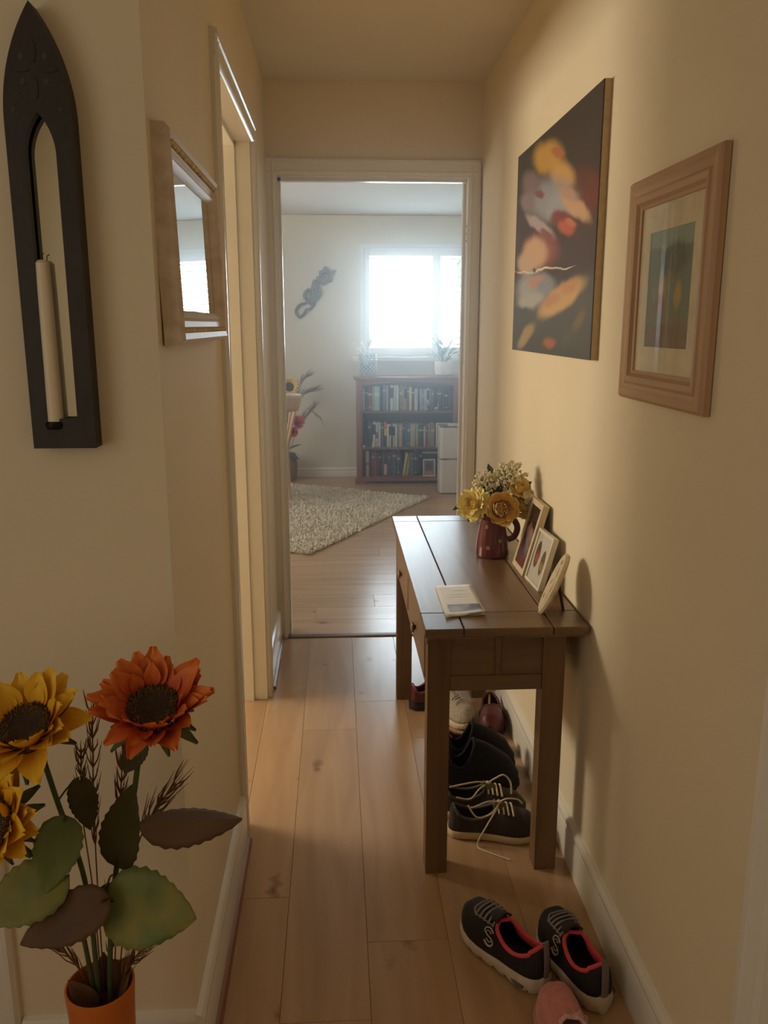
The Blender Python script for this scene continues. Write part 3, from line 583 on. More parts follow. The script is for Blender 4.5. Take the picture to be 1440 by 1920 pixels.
part('mount', MB().ringprism([(-fb + .004, fb - .004), (-fw + fb - .004, fb - .004), (-fw + fb - .004, fh - fb + .004), (-fb + .004, fh - fb + .004)], [(-fb - .045, fb + .048), (-fw + fb + .045, fb + .048), (-fw + fb + .045, fh - fb - .048), (-fb - .045, fh - fb - .048)], (.0135, 0, 0), (0, 1, 0), (0, 0, 1), (1, 0, 0), .002), mat('cream_mount', (232, 220, 190), .8), pf, angle=20)
iw = fw - 2 * fb - .09; ih = fh - 2 * fb - .096
PRN = picture('flower_print', (1, -fb - .045, -fb - .045 - iw), (2, fb + .048, fb + .048 + ih), [(0, (122, 92, 68)), (.16, (116, 94, 76)), (.22, (104, 116, 98)), (.45, (96, 120, 106)), (.7, (98, 120, 116)), (.84, (98, 118, 118)), (.86, (136, 164, 156)), (1, (138, 168, 160))],
  [(.34, .46, .09, .17, 0, (190, 158, 82), .5), (.30, .36, .16, .10, 10, (150, 96, 70), .5), (.70, .44, .07, .10, 0, (184, 158, 84), .5), (.52, .60, .08, .05, 0, (120, 100, 60), .5), (.5, .24, .42, .06, -4, (120, 112, 92), .6), (.15, .47, .05, .05, 0, (150, 140, 96), .5), (.42, .14, .2, .05, 0, (112, 80, 44), .5), (.6, .75, .3, .12, 0, (60, 78, 82), .4)], .5, .16, 7)
part('print', MB().box(.0156, .0166, -fw + fb + .040, -fb - .040, fb + .043, fh - fb - .043), PRN, pf)
part('glass', MB().box(.0120, .0128, -fw + fb - .004, -fb + .004, fb - .004, fh - fb + .004), glass('picture_glass'), pf)

# ================================================================== left-wall mirror
MX, MY0, MY1, MZ0, MZ1 = -.2425, 1.395, 1.955, 1.372, 1.712
mr_ = thing('wall_mirror', 'pale wood framed mirror with carved gilt band on the left wall', 'mirror', (MX, MY0, MZ0), (0, R(1.6), pi))
mw, mh, mb_ = MY1 - MY0, MZ1 - MZ0, .058
GREYW = wood('greyed_wood', (232, 218, 202), (204, 186, 166), 'Y', .45, 9, .08, bump=.1)
MM = [(0, .030), (.002, .006), (.010, 0), (.020, .002), (.030, .010), (.040, .012), (.046, .008), (.052, .012), (mb_, .018), (mb_, .033), (0, .033)]
for s_ in ('bottom', 'top', 'far', 'near'):
    part('frame_rail' if s_ in ('bottom', 'top') else 'frame_stile', mitred(MB(), MM, mw, mh, s_), GREYW, mr_, angle=25)
part('mirror_glass', MB().box(.019, .022, -mw + mb_ - .003, -mb_ + .003, mb_ - .003, mh - mb_ + .003), mat('silvered_glass', (236, 240, 238), .01, 1.0, na=.0), mr_)
orn = MB(); n_ = 34
for k in range(n_):
    f = (k + .5) / n_
    for zz in (.024, mh - .024): orn.lathe([(.001, -.006), (.0045, -.003), (.006, .0), (.0045, .003), (.001, .006)], 6, (.005, -.03 - f * (mw - .06), zz))
part('carved_band', orn, mat('aged_gilt', (196, 178, 140), .3, .3, ns=60, na=.3), mr_, kind='stuff')

# ================================================================== gothic arch candle sconce with mirror back
GX0, GX1, GZ0 = -.4735, -.3775, 1.2165
gs = thing('gothic_candle_sconce', 'tall black gothic-arch candle sconce with a mirror back on the left wall', 'sconce', (-.4255, 1.363, GZ0))
gw, gh = GX1 - GX0, 1.850 - GZ0
DARK = mat('black_stained_wood', (44, 36, 28), .5, ns=20, na=.25, bump=.15, bs=60)
def ogive(hw, zb, zs, za, n=14):
    """pointed-arch outline: half width, bottom, springing, apex"""
    right = [(hw, zb), (hw, zs)]; h = za - zs; Rr = (h * h + hw * hw) / (2 * hw); cx = hw - Rr; a1 = math.atan2(h, -cx)
    for k in range(1, n + 1): a = a1 * k / n; right.append((cx + Rr * cos(a), zs + Rr * sin(a)))
    left = [(-x, z) for x, z in reversed(right[:-1])]
    return right + left
outer = ogive(gw / 2, 0, .475, gh); inner = ogive(.0222, .046, .430, .488)
fr = part('frame', MB().ringprism(outer, inner, (0, -.034, 0), (1, 0, 0), (0, 0, 1), (0, 1, 0), .014), DARK, gs, angle=25)
part('case_side', MB().ringprism(outer, [(x * .9, .006 + z * .985) for x, z in outer], (0, -.020, 0), (1, 0, 0), (0, 0, 1), (0, 1, 0), .020), DARK, gs, angle=25)
part('mirror_back', MB().box(-.036, .036, -.0135, -.0115, .02, .50), mat('silvered_glass', (236, 240, 238), .01, 1.0, na=.0), gs)
part('candle_cup', MB().lathe([(.001, 0), (.014, 0), (.016, .004), (.016, .010), (.012, .012), (.001, .012)], 18, (-.014, -.0255, .030)), mat('black_iron', (30, 28, 26), .4, .6), gs)
# carved quatrefoil and diamonds in the arch head
TRC = mat('tracery_hollow', (70, 66, 40), .6, ns=40, na=.3)
for k in range(4):
    a = k * pi / 2; c = (.020 * sin(a), .545 + .024 * cos(a)); rx, rz = (.0045, .016) if k % 2 == 0 else (.015, .0045)
    part('carved_petal', MB().prism([(c[0] + rx * cos(q * pi / 6), c[1] + rz * sin(q * pi / 6)) for q in range(12)], (0, -.0352, 0), (1, 0, 0), (0, 0, 1), (0, 1, 0), .0022), DARK, gs)
    d = (.0165 * (1 if k < 2 else -1), .545 + .0165 * (1 if k % 2 else -1))
    part('pierced_diamond', MB().prism([(d[0] + .004, d[1]), (d[0], d[1] + .006), (d[0] - .004, d[1]), (d[0], d[1] - .006)], (0, -.0345, 0), (1, 0, 0), (0, 0, 1), (0, 1, 0), .001), TRC, gs)
for sx_ in (-1, 1): part('pierced_diamond', MB().prism([(sx_ * .033 + .003, .492), (sx_ * .033, .497), (sx_ * .033 - .003, .492), (sx_ * .033, .487)], (0, -.0345, 0), (1, 0, 0), (0, 0, 1), (0, 1, 0), .001), TRC, gs)
cd = thing('taper_candle', 'white taper candle standing inside the gothic sconce', 'candle', (-.4395, 1.3375, GZ0 + .042))
part('wax', MB().lathe([(.001, 0), (.0122, 0), (.0122, .03), (.0112, .20), (.0104, .238), (.006, .242), (.001, .242)], 18), mat('candle_wax', (236, 222, 196), .35, na=.02, sub=.2), cd)
part('wick', MB().tube(catmull([(0, 0, .241), (0, 0, .246), (.001, 0, .250), (.0045, 0, .2515)], 4), .0007, 5), mat('wick', (70, 58, 44), .9), cd)

# ================================================================== bookcase in the far room
BKX, BKY = .167, 7.43
BKP = wood('red_pine', (158, 108, 82), (128, 82, 60), 'Z', .4, 6, .08, tone=.05)
BKH = wood('red_pine_cross', (158, 108, 82), (128, 82, 60), 'X', .4, 6, .08, tone=.05)
bk = thing('bookcase', 'low reddish pine bookcase with arched top rail under the far window', 'bookcase', (BKX, BKY, 0))
bw, bd = .930, .28
part('side', MB().box(.010, .030, .012, bd, 0, .932).box(.010, .062, 0, .02, .0, .932, .004), BKP, bk)
part('side', MB().box(bw - .030, bw - .010, .012, bd, 0, .932).box(bw - .062, bw - .010, 0, .02, .0, .932, .004), BKP, bk)
part('top', MB().box(-.014, bw + .014, -.018, bd + .005, .932, .957, .006, 2), BKH, bk)
part('back_panel', MB().box(.02, bw - .02, bd - .012, bd - .004, .05, .93), wood('dark_back', (96, 64, 48), (76, 50, 38), 'Z', .6, 5, .1), bk)
n = 20; arch_ = [(.062, .0), (.062, -.052)] + [(.062 + (bw - .124) * k / n, -.052 + .032 * (1 - (2 * k / n - 1) ** 2)) for k in range(1, n)] + [(bw - .062, -.052), (bw - .062, 0)]
part('arched_rail', MB().prism(arch_, (0, .004, .932), (1, 0, 0), (0, 0, 1), (0, 1, 0), .016), BKH, bk)
for z in (.656, .332, .065): part('shelf', MB().box(.03, bw - .03, .010, bd - .012, z - .018, z, .002), BKH, bk)
part('plinth', MB().prism([(-.006, 0), (.07, 0), (.09, .028), (bw - .09, .028), (bw - .07, 0), (bw + .006, 0), (bw + .006, .050), (-.006, .050)], (0, -.008, 0), (1, 0, 0), (0, 0, 1), (0, 1, 0), .022), BKH, bk)
BC = {}
def bookmat(col, bands=None, h=.2):
    key = (col, str(bands), round(h, 3))
    if key not in BC: BC[key] = banded('book_cloth_%d' % len(BC), col, bands, 0, h) if bands else mat('book_cover_%d' % len(BC), col, .55, ns=30, na=.12)
    return BC[key]
PAGES = mat('book_pages', (214, 204, 180), .8, ns=80, na=.1)
T1 = [(.76, .82, (196, 188, 168))]; T2 = [(.12, .17, (190, 172, 126)), (.66, .76, (196, 186, 168))]; T3 = [(.5, .9, (40, 40, 52))]
def px(z): return .2325 + (640 + z / 6 - 680) * .00475
def ztop(z, floor_z, zb): return floor_z + (zb - z) / 6 * .00475
ROWS = [('top', .656, 475, [
 (242, 262, 230, (232, 232, 226), None, 'white'), (263, 300, 225, (70, 92, 96), T1, 'dark teal'), (301, 345, 215, (128, 88, 92), T2, 'dusty maroon'), (346, 360, 212, (176, 178, 176), None, 'grey'), (361, 434, 203, (168, 206, 204), [(.6, .75, (206, 226, 220))], 'wide pale aqua'),
 (436, 464, 195, (42, 66, 84), None, 'navy'), (465, 500, 190, (70, 130, 170), T1, 'blue'), (501, 529, 195, (200, 190, 170), None, 'cream'), (530, 549, 192, (58, 84, 80), None, 'dark green'), (550, 584, 190, (186, 210, 216), T3, 'pale blue'), (585, 620, 190, (178, 206, 206), T1, 'pale aqua'),
 (622, 644, 195, (220, 222, 214), None, 'slim white'), (645, 660, 202, (128, 140, 128), None, 'slim grey-green'), (661, 685, 200, (136, 132, 118), T2, 'olive-grey'), (686, 710, 206, (196, 178, 150), None, 'tan'), (711, 739, 200, (150, 148, 144), T3, 'mid grey'), (741, 765, 206, (126, 96, 78), T1, 'brown'), (767, 792, 214, (226, 212, 160), None, 'cream-yellow'), (794, 820, 222, (70, 66, 70), T1, 'charcoal'),
 (822, 862, 228, (176, 178, 206), [(.0, .5, (196, 198, 220))], 'lavender'), (863, 885, 222, (60, 66, 78), None, 'near-black'), (886, 905, 230, (170, 196, 176), None, 'pale green'), (906, 935, 240, (136, 148, 160), T2, 'grey-blue'), (936, 965, 235, (166, 188, 206), None, 'light blue'), (966, 985, 226, (206, 206, 200), T3, 'off-white'), (986, 1015, 232, (126, 132, 136), None, 'dull grey'), (1016, 1040, 240, (108, 124, 138), T1, 'slate blue'), (1042, 1075, 230, (52, 72, 78), None, 'dark petrol'), (1077, 1128, 238, (50, 62, 66), T1, 'thick black-green'), (1130, 1160, 244, (56, 70, 74), None, 'black-teal'), (1162, 1200, 240, (48, 60, 64), T2, 'dark spruce'), (1202, 1246, 236, (44, 58, 60), None, 'blackish green')]),
 ('middle', .332, 880, [
 (268, 300, 602, (52, 52, 56), None, 'black'), (301, 330, 600, (64, 64, 68), T1, 'charcoal'), (331, 354, 602, (58, 58, 64), None, 'dark grey'), (356, 384, 598, (218, 216, 214), T3, 'white'), (386, 414, 602, (198, 192, 206), [(.35, .6, (92, 80, 120))], 'white and purple'), (416, 444, 600, (190, 190, 196), None, 'light grey'), (446, 479, 604, (86, 82, 92), T1, 'dark plum'), (481, 511, 596, (50, 54, 84), [(.44, .72, (224, 200, 120)), (.73, .98, (214, 110, 72))], 'tricolour'), (513, 535, 622, (206, 206, 204), None, 'slim white'), (537, 560, 620, (214, 212, 206), T3, 'off-white'), (561, 574, 626, (62, 62, 66), None, 'thin black'), (576, 604, 624, (222, 222, 216), T3, 'pure white'), (606, 632, 620, (190, 204, 188), None, 'pale green'), (640, 655, 622, (140, 140, 140), None, 'thin grey'),
 (656, 690, 620, (190, 160, 152), T1, 'dusty pink'), (691, 718, 616, (88, 100, 128), T1, 'slate'), (719, 745, 616, (74, 110, 150), None, 'blue'), (746, 776, 615, (70, 118, 132), T2, 'teal blue'), (779, 834, 620, (182, 176, 162), T1, 'wide beige'), (836, 872, 625, (194, 184, 164), None, 'sand'), (875, 930, 632, (48, 78, 66), [(.7, .8, (170, 190, 170))], 'dark green'), (932, 950, 650, (206, 194, 170), None, 'slim cream'), (951, 976, 650, (122, 74, 70), T1, 'maroon'), (979, 1010, 625, (162, 156, 148), None, 'grey-beige'), (1012, 1058, 625, (150, 148, 142), T2, 'thick grey')]),
 ('bottom', .065, 1225, [
 (247, 270, 942, (112, 40, 40), None, 'dark red'), (272, 309, 930, (190, 172, 150), [(.08, .34, (190, 172, 150)), (.45, .52, (90, 40, 40))], 'banded cream'), (311, 334, 955, (62, 46, 44), None, 'dark brown'), (336, 370, 950, (136, 68, 52), T1, 'red-brown'), (371, 398, 952, (160, 70, 54), None, 'brick red'), (400, 416, 948, (110, 46, 44), None, 'deep red'), (417, 444, 950, (58, 62, 84), T1, 'navy'), (446, 461, 955, (58, 54, 56), None, 'black'), (463, 480, 950, (190, 128, 104), None, 'salmon'), (482, 514, 950, (60, 56, 58), [(.05, .5, (206, 196, 180))], 'black and white'), (516, 530, 955, (136, 58, 60), None, 'slim red'), (531, 549, 950, (96, 72, 96), T1, 'purple'), (551, 575, 935, (84, 100, 124), None, 'denim blue'), (577, 624, 932, (84, 94, 108), T1, 'wide slate'), (626, 664, 946, (92, 96, 106), T2, 'steel grey'), (666, 684, 950, (50, 52, 58), None, 'thin black'),
 (690, 716, 958, (206, 186, 90), None, 'yellow leaning'), (724, 750, 962, (196, 190, 100), None, 'yellow-green leaning'), (764, 784, 960, (120, 116, 112), None, 'grey'), (788, 812, 970, (130, 124, 120), T1, 'warm grey'), (814, 830, 960, (96, 90, 88), None, 'thin dark grey'), (832, 856, 944, (74, 64, 60), T2, 'dark umber'), (858, 884, 940, (66, 56, 52), None, 'blackish brown'), (886, 918, 938, (58, 50, 48), T1, 'thick dark brown')])]
for rname, fz, zb, books in ROWS:
    rnd = random.Random(rname)
    for i, (a, b, tp, col, bands, desc) in enumerate(books):
        x0, x1 = px(a), px(b); w = x1 - x0 - .0006; h = max(.10, ztop(tp, fz, zb) - fz); dp = rnd.uniform(.13, .17); y0 = .035 + rnd.uniform(0, .02)
        nxt = 'first at the left end' if i == 0 else ('last at the right end' if i == len(books) - 1 else 'just right of the %s one' % books[i - 1][5].replace(' leaning', ''))
        lab = '%s book on the %s shelf, %s' % (desc, rname, nxt)
        lean = R(9) if 'leaning' in desc else 0
        t = thing('book', lab, 'book', (x0, BKY + y0, fz + .0005), (0, lean, 0), 'books on the %s shelf' % rname)
        cm = bookmat(col, bands, h); sp = min(.004, w * .25)
        part('cover', MB().prism([(0, dp), (0, sp), (w * .25, 0), (w * .75, 0), (w, sp), (w, dp), (w - .002, dp), (w - .002, sp + .002), (.002, sp + .002), (.002, dp)], (0, 0, 0), (1, 0, 0), (0, 1, 0), (0, 0, 1), h), cm, t, angle=25)
        part('pages', MB().box(.0022, w - .0022, sp + .0022, dp - .003, .003, h - .003), PAGES, t)
WF = mat('white_small_frame', (222, 216, 206), .4)
def stand_frame(name, label, x, y, z, w, h, yaw, lean_, pm, b=.010):
    t = thing(name, label, 'picture frame', (x, y, z), (R(-lean_), 0, yaw))
    part('frame', MB().ringprism([(0, 0), (w, 0), (w, h), (0, h)], [(b, b), (w - b, b), (w - b, h - b), (b, h - b)], (0, 0, 0), (1, 0, 0), (0, 0, 1), (0, 1, 0), .012), WF, t, angle=20)
    part('picture', MB().box(b * .5, w - b * .5, .004, .006, b * .5, h - b * .5), pm, t); return t
stand_frame('small_photo_frame', 'small white frame with mauve photograph standing on the bottom shelf', px(925), BKY + .012, .0655, .110, .155, R(2), 5, picture('mauve_photo', (0, 0, .11), (2, 0, .155), [(0, (150, 120, 120)), (1, (130, 112, 124))], [(.5, .55, .28, .3, 0, (86, 66, 80), .5), (.5, .2, .3, .1, 0, (176, 140, 136), .4)], .4, .2, 5))
stand_frame('large_photo_frame', 'pale wooden frame at the right end of the middle shelf, behind the purifier', px(1068), BKY + .014, .3325, .140, .215, 0, 4, picture('grey_photo', (0, 0, .14), (2, 0, .215), [(0, (140, 138, 132)), (1, (150, 148, 142))], [(.5, .5, .3, .3, 0, (96, 96, 92), .6)], .4, .15, 5), .012)
fb_ = thing('flat_book', 'grey book lying flat above the small white frame, bottom shelf', 'book', (px(922), BKY + .10, .066 + .001), (0, 0, 0), 'books on the bottom shelf')
for k, (z0, z1, c) in enumerate(((.0, .16, (70, 60, 56)), )):
    part('cover', MB().box(.002, .18, 0, .15, 0, .195, .002), bookmat((64, 54, 50)), fb_)
part('pages', MB().box(.0, .186, -.02, .13, .1955, .212, .001), PAGES, fb_)
fb_['label'] = 'dark box file with a pale closed book resting on it, bottom shelf right'
fb_['category'] = 'box'; del fb_['group']; fb_.name = 'box_file'
# little ornaments on the shelves
yo = thing('yellow_ornament', 'small yellow figurine standing before the dark books, middle shelf', 'ornament', (px(355), BKY + .018, .3325))
part('body', MB().lathe([(.001, 0), (.012, 0), (.013, .02), (.008, .036), (.009, .044), (.007, .055), (.001, .06)], 12), mat('yellow_glaze', (214, 196, 110), .3), yo)
part('base', MB().lathe([(.001, 0), (.015, 0), (.015, .004), (.001, .004)], 12), mat('ornament_base', (150, 140, 90), .5), yo)
wo = thing('white_ball_ornament', 'tiny white ball at the left end of the middle shelf', 'ornament', (px(252), BKY + .014, .3325))
part('ball', MB().ball((0, 0, .011), .011, 12, 8), mat('white_china', (226, 220, 210), .3), wo)
dg = thing('antler_figurine', 'small white antlered animal figurine on the top shelf', 'ornament', (px(1062), BKY + .016, .6565))
q = MB().tube([(-.012, 0, .024), (0, 0, .026), (.012, 0, .024)], [.006, .008, .006], 8).tube([(.012, 0, .024), (.016, 0, .036), (.020, 0, .042)], [.004, .0035, .003], 6)
for a in (-.010, -.006, .008, .012): q.tube([(a, .003 if a < 0 else -.003, .022), (a, 0, 0)], [.0025, .0018], 6)
part('body', q, mat('white_china', (226, 220, 210), .3), dg)
part('antlers', MB().tube([(.018, 0, .042), (.012, .006, .054), (.016, .01, .064)], .0014, 5).tube([(.018, 0, .042), (.022, -.006, .054), (.018, -.01, .064)], .0014, 5), mat('white_china', (226, 220, 210), .3), dg)
dk = thing('dark_figurine', 'dark branching ornament standing before the books, top shelf', 'ornament', (px(985), BKY + .014, .6565))
q = MB(); rnd = random.Random(5)
for k in range(9):
    a = rnd.uniform(-.8, .8); q.tube([(0, 0, .004), (.022 * a, .002, .04), (.05 * a + .006, rnd.uniform(-.002, .004), .055 + rnd.uniform(0, .03))], [.003, .002, .001], 5)
part('branches', q, mat('dark_bronze', (48, 44, 44), .4, .5), dk); part('base', MB().lathe([(.001, 0), (.02, 0), (.018, .006), (.001, .007)], 14), mat('dark_bronze', (48, 44, 44), .4, .5), dk)

# ------------------------------------------------------------------ on the bookcase: cut-glass vase, potted plant
CRYS = mat('cut_glass', (206, 216, 220), .08, ns=60, na=.1, spec=.9)
cv_ = thing('crystal_vase', 'faceted clear glass vase of white stems on the bookcase, left', 'vase', (.283, 7.60, .9575))
q = MB()
for i in range(12):
    for j in range(9):
        a = 2 * pi * (i + .5 * (j % 2)) / 12; q.lathe([(.001, -.009), (.009, -.003), (.011, 0), (.009, .003), (.001, .009)], 6, (.076 * cos(a), .076 * sin(a), .022 + j * .020))
part('facets', q, CRYS, cv_, angle=10)
part('wall', MB().lathe([(.001, 0), (.070, 0), (.074, .01), (.074, .196), (.070, .196), (.070, .014), (.001, .012)], 28), glass('vase_glass', (.86, .92, .94, 1), rough=.02), cv_)
ws = thing('blossom_spray', 'white artificial blossom sprays standing in the crystal vase', 'flower', (.283, 7.60, .975)); rnd = random.Random(12); q = MB(); q2 = MB()
for k in range(7):
    a = rnd.uniform(0, 2 * pi); l = rnd.uniform(.20, .30); dx, dy = .11 * cos(a) * (1.1 if cos(a) < 0 else .3), .05 * sin(a); pts = catmull([(0, 0, 0), (dx * .3, dy * .3, l * .5), (dx, dy, l)], 5); q.tube(pts, .0018, 5)
    for p in pts[4:]: 
        for _ in range(3): q2.ball(V(p) + V((rnd.uniform(-1, 1), rnd.uniform(-1, 1), rnd.uniform(-.6, 1))) * .013, rnd.uniform(.005, .009), 6, 4, 1.4)
part('stems', q, mat('white_stem', (206, 208, 204), .5), ws, kind='stuff'); part('blossoms', q2, mat('white_blossom_cloth', (238, 240, 240), .6), ws, kind='stuff')
pp = thing('potted_plant', 'leafy green plant in a white pot on the bookcase, right', 'plant', (.962, 7.60, .9575))
part('pot', MB().lathe([(.001, 0), (.058, 0), (.070, .012), (.076, .06), (.077, .126), (.071, .126), (.070, .105), (.001, .105)], 32), mat('white_pot', (232, 232, 226), .4), pp)
LFG = mat('houseplant_leaf', (86, 124, 78), .4, ns=20, na=.25); rnd = random.Random(21)
part('soil', MB().lathe([(.001, .106), (.069, .106), (.069, .109), (.001, .112)], 20), mat('soil', (58, 44, 34), .95, bump=.4), pp)
lm = mesh_of('leaf', MB().grid(lambda u, v: ((u - .5) * 2 * .022 * sin(pi * (v * .96 + .02)) ** .8, v * .085, .010 * abs(u - .5) - .02 * v * v), 4, 7), LFG, 60)
for k in range(44):
    a = 2 * pi * k / 44 * 5.1 + rnd.uniform(-.3, .3); ln = rnd.uniform(.06, .22); el = rnd.uniform(.35, 1.35); d = V((cos(a) * cos(el), sin(a) * cos(el), sin(el))); b0 = V((d.x * .02, d.y * .02, .112)); tip = b0 + d * ln
    o = link('leaf', lm, pp); o.matrix_basis = M.Translation(tip - d * .02) @ d.to_track_quat('Y', 'Z').to_matrix().to_4x4() @ M.Scale(rnd.uniform(.55, 1.0), 4)
    if k % 2 == 0: part('stalk', MB().tube(catmull([b0, b0 + d * ln * .5 + V((0, 0, .01)), tip], 3), .0018, 5), STEMG, pp)
for dx, dz in ((-.01, .29), (.02, .285), (.035, .25)): part('stalk', MB().tube(catmull([(dx * .4, 0, .112), (dx * .7, 0, .2), (dx, -.005, dz)], 4), .0015, 5), STEMG, pp)

# ------------------------------------------------------------------ white tower appliance
PW = mat('appliance_white', (222, 218, 212), .35, ns=5, na=.02); PD = mat('appliance_grey', (120, 116, 112), .4)
ap = thing('dehumidifier', 'white upright dehumidifier standing before the bookcase at the doorway', 'appliance', (.862, 6.93, 0))
def rrect(w, d, r, n=5):
    out = []
    for cx, cy, a0 in ((w - r, d - r, 0), (r, d - r, 90), (r, r, 180), (w - r, r, 270)):
        for k in range(n + 1): a = R(a0 + 90 * k / n); out.append((cx + r * cos(a), cy + r * sin(a)))
    return out
part('lower_body', MB().prism(rrect(.225, .20, .030), (0, 0, .012), (1, 0, 0), (0, 1, 0), (0, 0, 1), .283), PW, ap)
part('base', MB().prism(rrect(.215, .19, .028), (.005, .005, 0), (1, 0, 0), (0, 1, 0), (0, 0, 1), .012), PD, ap)
part('upper_body', MB().prism(rrect(.225, .20, .030), (0, 0, .307), (1, 0, 0), (0, 1, 0), (0, 0, 1), .258), PW, ap)
part('seam', MB().prism(rrect(.219, .194, .028), (.003, .003, .295), (1, 0, 0), (0, 1, 0), (0, 0, 1), .012), PD, ap)
part('latch', MB().box(.02, .075, -.004, .004, .293, .309, .002), PD, ap)
part('top_panel', MB().prism(rrect(.205, .18, .025), (.010, .010, .565), (1, 0, 0), (0, 1, 0), (0, 0, 1), .012), PD, ap)
part('control_lid', MB().prism(rrect(.12, .13, .02), (.075, .03, .577), (1, 0, 0), (0, 1, 0), (0, 0, 1), .010), PW, ap)

# ------------------------------------------------------------------ carved wooden ornament on the far wall
wo = thing('wall_ornament', 'grey carved knotted wooden spoon-like ornament hanging on the far wall', 'ornament', (-.18, YB, 1.69))
GW = mat('grey_carved_wood', (128, 124, 120), .6, ns=40, na=.2, bump=.3)
def wp(zx, zy): # picture-plane helper in the ornament's own plane
    return V(((540 + zx / 12 - 592) * .00497, -.016, (548.5 - (480 + zy / 12)) * .00497))
part('ring', MB().tube(catmull([wp(x, y) for x, y in ((420, 1040), (270, 1100), (190, 1230), (270, 1340), (370, 1270), (420, 1190), (520, 1160), (590, 1050), (520, 1000))], 6, True), .0125, 8, True), GW, wo)
part('braid', MB().tube(catmull([wp(x, y) for x, y in ((500, 1080), (590, 960), (620, 840), (690, 720), (660, 600))], 6), .017, 8), GW, wo)
part('braid', MB().tube(catmull([wp(x, y) for x, y in ((520, 1040), (680, 920), (715, 800), (620, 700), (640, 560))], 6), .017, 8), GW, wo)
part('braid', MB().tube(catmull([wp(x, y) for x, y in ((470, 1060), (560, 900), (580, 700), (620, 560))], 6), .015, 8), GW, wo)
part('side_knot', MB().tube(catmull([wp(x, y) for x, y in ((500, 760), (400, 830), (390, 930), (470, 1000), (510, 880))], 6, True), .014, 8, True), GW, wo)
part('star_head', MB().prism([((540 + x / 12 - 592) * .00497, (548.5 - (480 + y / 12)) * .00497) for x, y in ((620, 640), (650, 500), (720, 460), (710, 370), (790, 345), (820, 290), (860, 262), (900, 300), (930, 360), (1000, 345), (1075, 340), (1085, 370), (1030, 430), (985, 500), (990, 590), (880, 620), (820, 670), (760, 640))], (0, -.022, 0), (1, 0, 0), (0, 0, 1), (0, 1, 0), .018), GW, wo)
part('knot', MB().tube(catmull([wp(x, y) - V((0, .012, 0)) for x, y in ((690, 560), (780, 430), (880, 400), (920, 500), (830, 590))], 6, True), .011, 8, True).tube(catmull([wp(x, y) - V((0, .012, 0)) for x, y in ((740, 420), (860, 540), (930, 430), (820, 380))], 6, True), .010, 8, True), GW, wo)
part('hanger', MB().box(-.01, .01, -.008, 0, -.02, .02), GW, wo)

# ------------------------------------------------------------------ shaggy rug
rg = thing('shaggy_rug', 'cream shaggy rug lying askew on the far room floor', 'rug', (-.174, 5.053, 0), (0, 0, R(61.5)))
RL, RW = 1.93, 1.45
part('backing', MB().box(.01, RL - .01, .01, RW - .01, .0005, .008, .002), mat('rug_backing', (196, 186, 160), .9), rg)
rnd = random.Random(31); q = MB(); NT = 15000
for k in range(NT):
    x, y = rnd.uniform(0, RL), rnd.uniform(0, RW); a = rnd.uniform(0, 2 * pi); l = rnd.uniform(.016, .034); r = rnd.uniform(.004, .007); bx, by = cos(a) * l * .8, sin(a) * l * .8; h = rnd.uniform(.018, .034)
    q.add([(x - r * sin(a), y + r * cos(a), .006), (x + r * sin(a), y - r * cos(a), .006), (x + bx * .6 + r * .8 * sin(a), y + by * .6 - r * .8 * cos(a), h), (x + bx * .6 - r * .8 * sin(a), y + by * .6 + r * .8 * cos(a), h), (x + bx, y + by, h * .75)], [(0, 1, 2, 3), (3, 2, 4)])
part('pile', q, mat('rug_pile', (238, 228, 208), .95, ns=7, na=.10, sheen=.3), rg, angle=0, kind='stuff')

# ------------------------------------------------------------------ dining chair (seen past the door jamb)
BEECH = wood('pale_beech', (222, 186, 140), (204, 166, 120), 'Z', .4, 6, .08)
ch = thing('dining_chair', 'pale beech slat-back dining chair at the left edge of the doorway', 'chair', (-.655, 6.62, 0), (0, 0, R(-30)))
part('seat', MB().box(-.21, .21, -.21, .21, .435, .470, .012, 2), BEECH, ch)
def rake(z): return .190 + max(0, z - .45) * .26
for sy in (-1, 1):
    part('leg', MB().tube([(.185, sy * .185, .44), (.20, sy * .19, .0)], [.018, .014], 10), BEECH, ch)
    part('leg', MB().tube([(-.185, sy * .185, .44), (-.20, sy * .19, .0)], [.018, .014], 10), BEECH, ch)
    part('back_post', MB().tube([(rake(.44), sy * .175, .44), (rake(.65), sy * .185, .65), (rake(.80), sy * .195, .80)], [.014, .013, .012], 10), BEECH, ch)
for k in range(5):
    y = -.12 + k * .06; part('slat', MB().tube([(rake(.45), y, .455), (rake(.6) + .012, y * 1.06, .62), (rake(.80), y * 1.1, .80)], [.009, .010, .009], 8), BEECH, ch)
def railf(u, v):
    y = (u - .5) * .45; return (rake(.74 + v * .13) + .012 * (1 - (2 * u - 1) ** 2), y * (1 + .06 * v), .745 + v * (.125 + .02 * sin(pi * u)))
o = part('top_rail', MB().grid(railf, 12, 4), BEECH, ch); solid(o, .022, 0)
part('stretcher', MB().tube([(.19, -.187, .2), (.19, .187, .2)], .010, 8), BEECH, ch); part('stretcher', MB().tube([(-.19, -.187, .2), (-.19, .187, .2)], .010, 8), BEECH, ch)

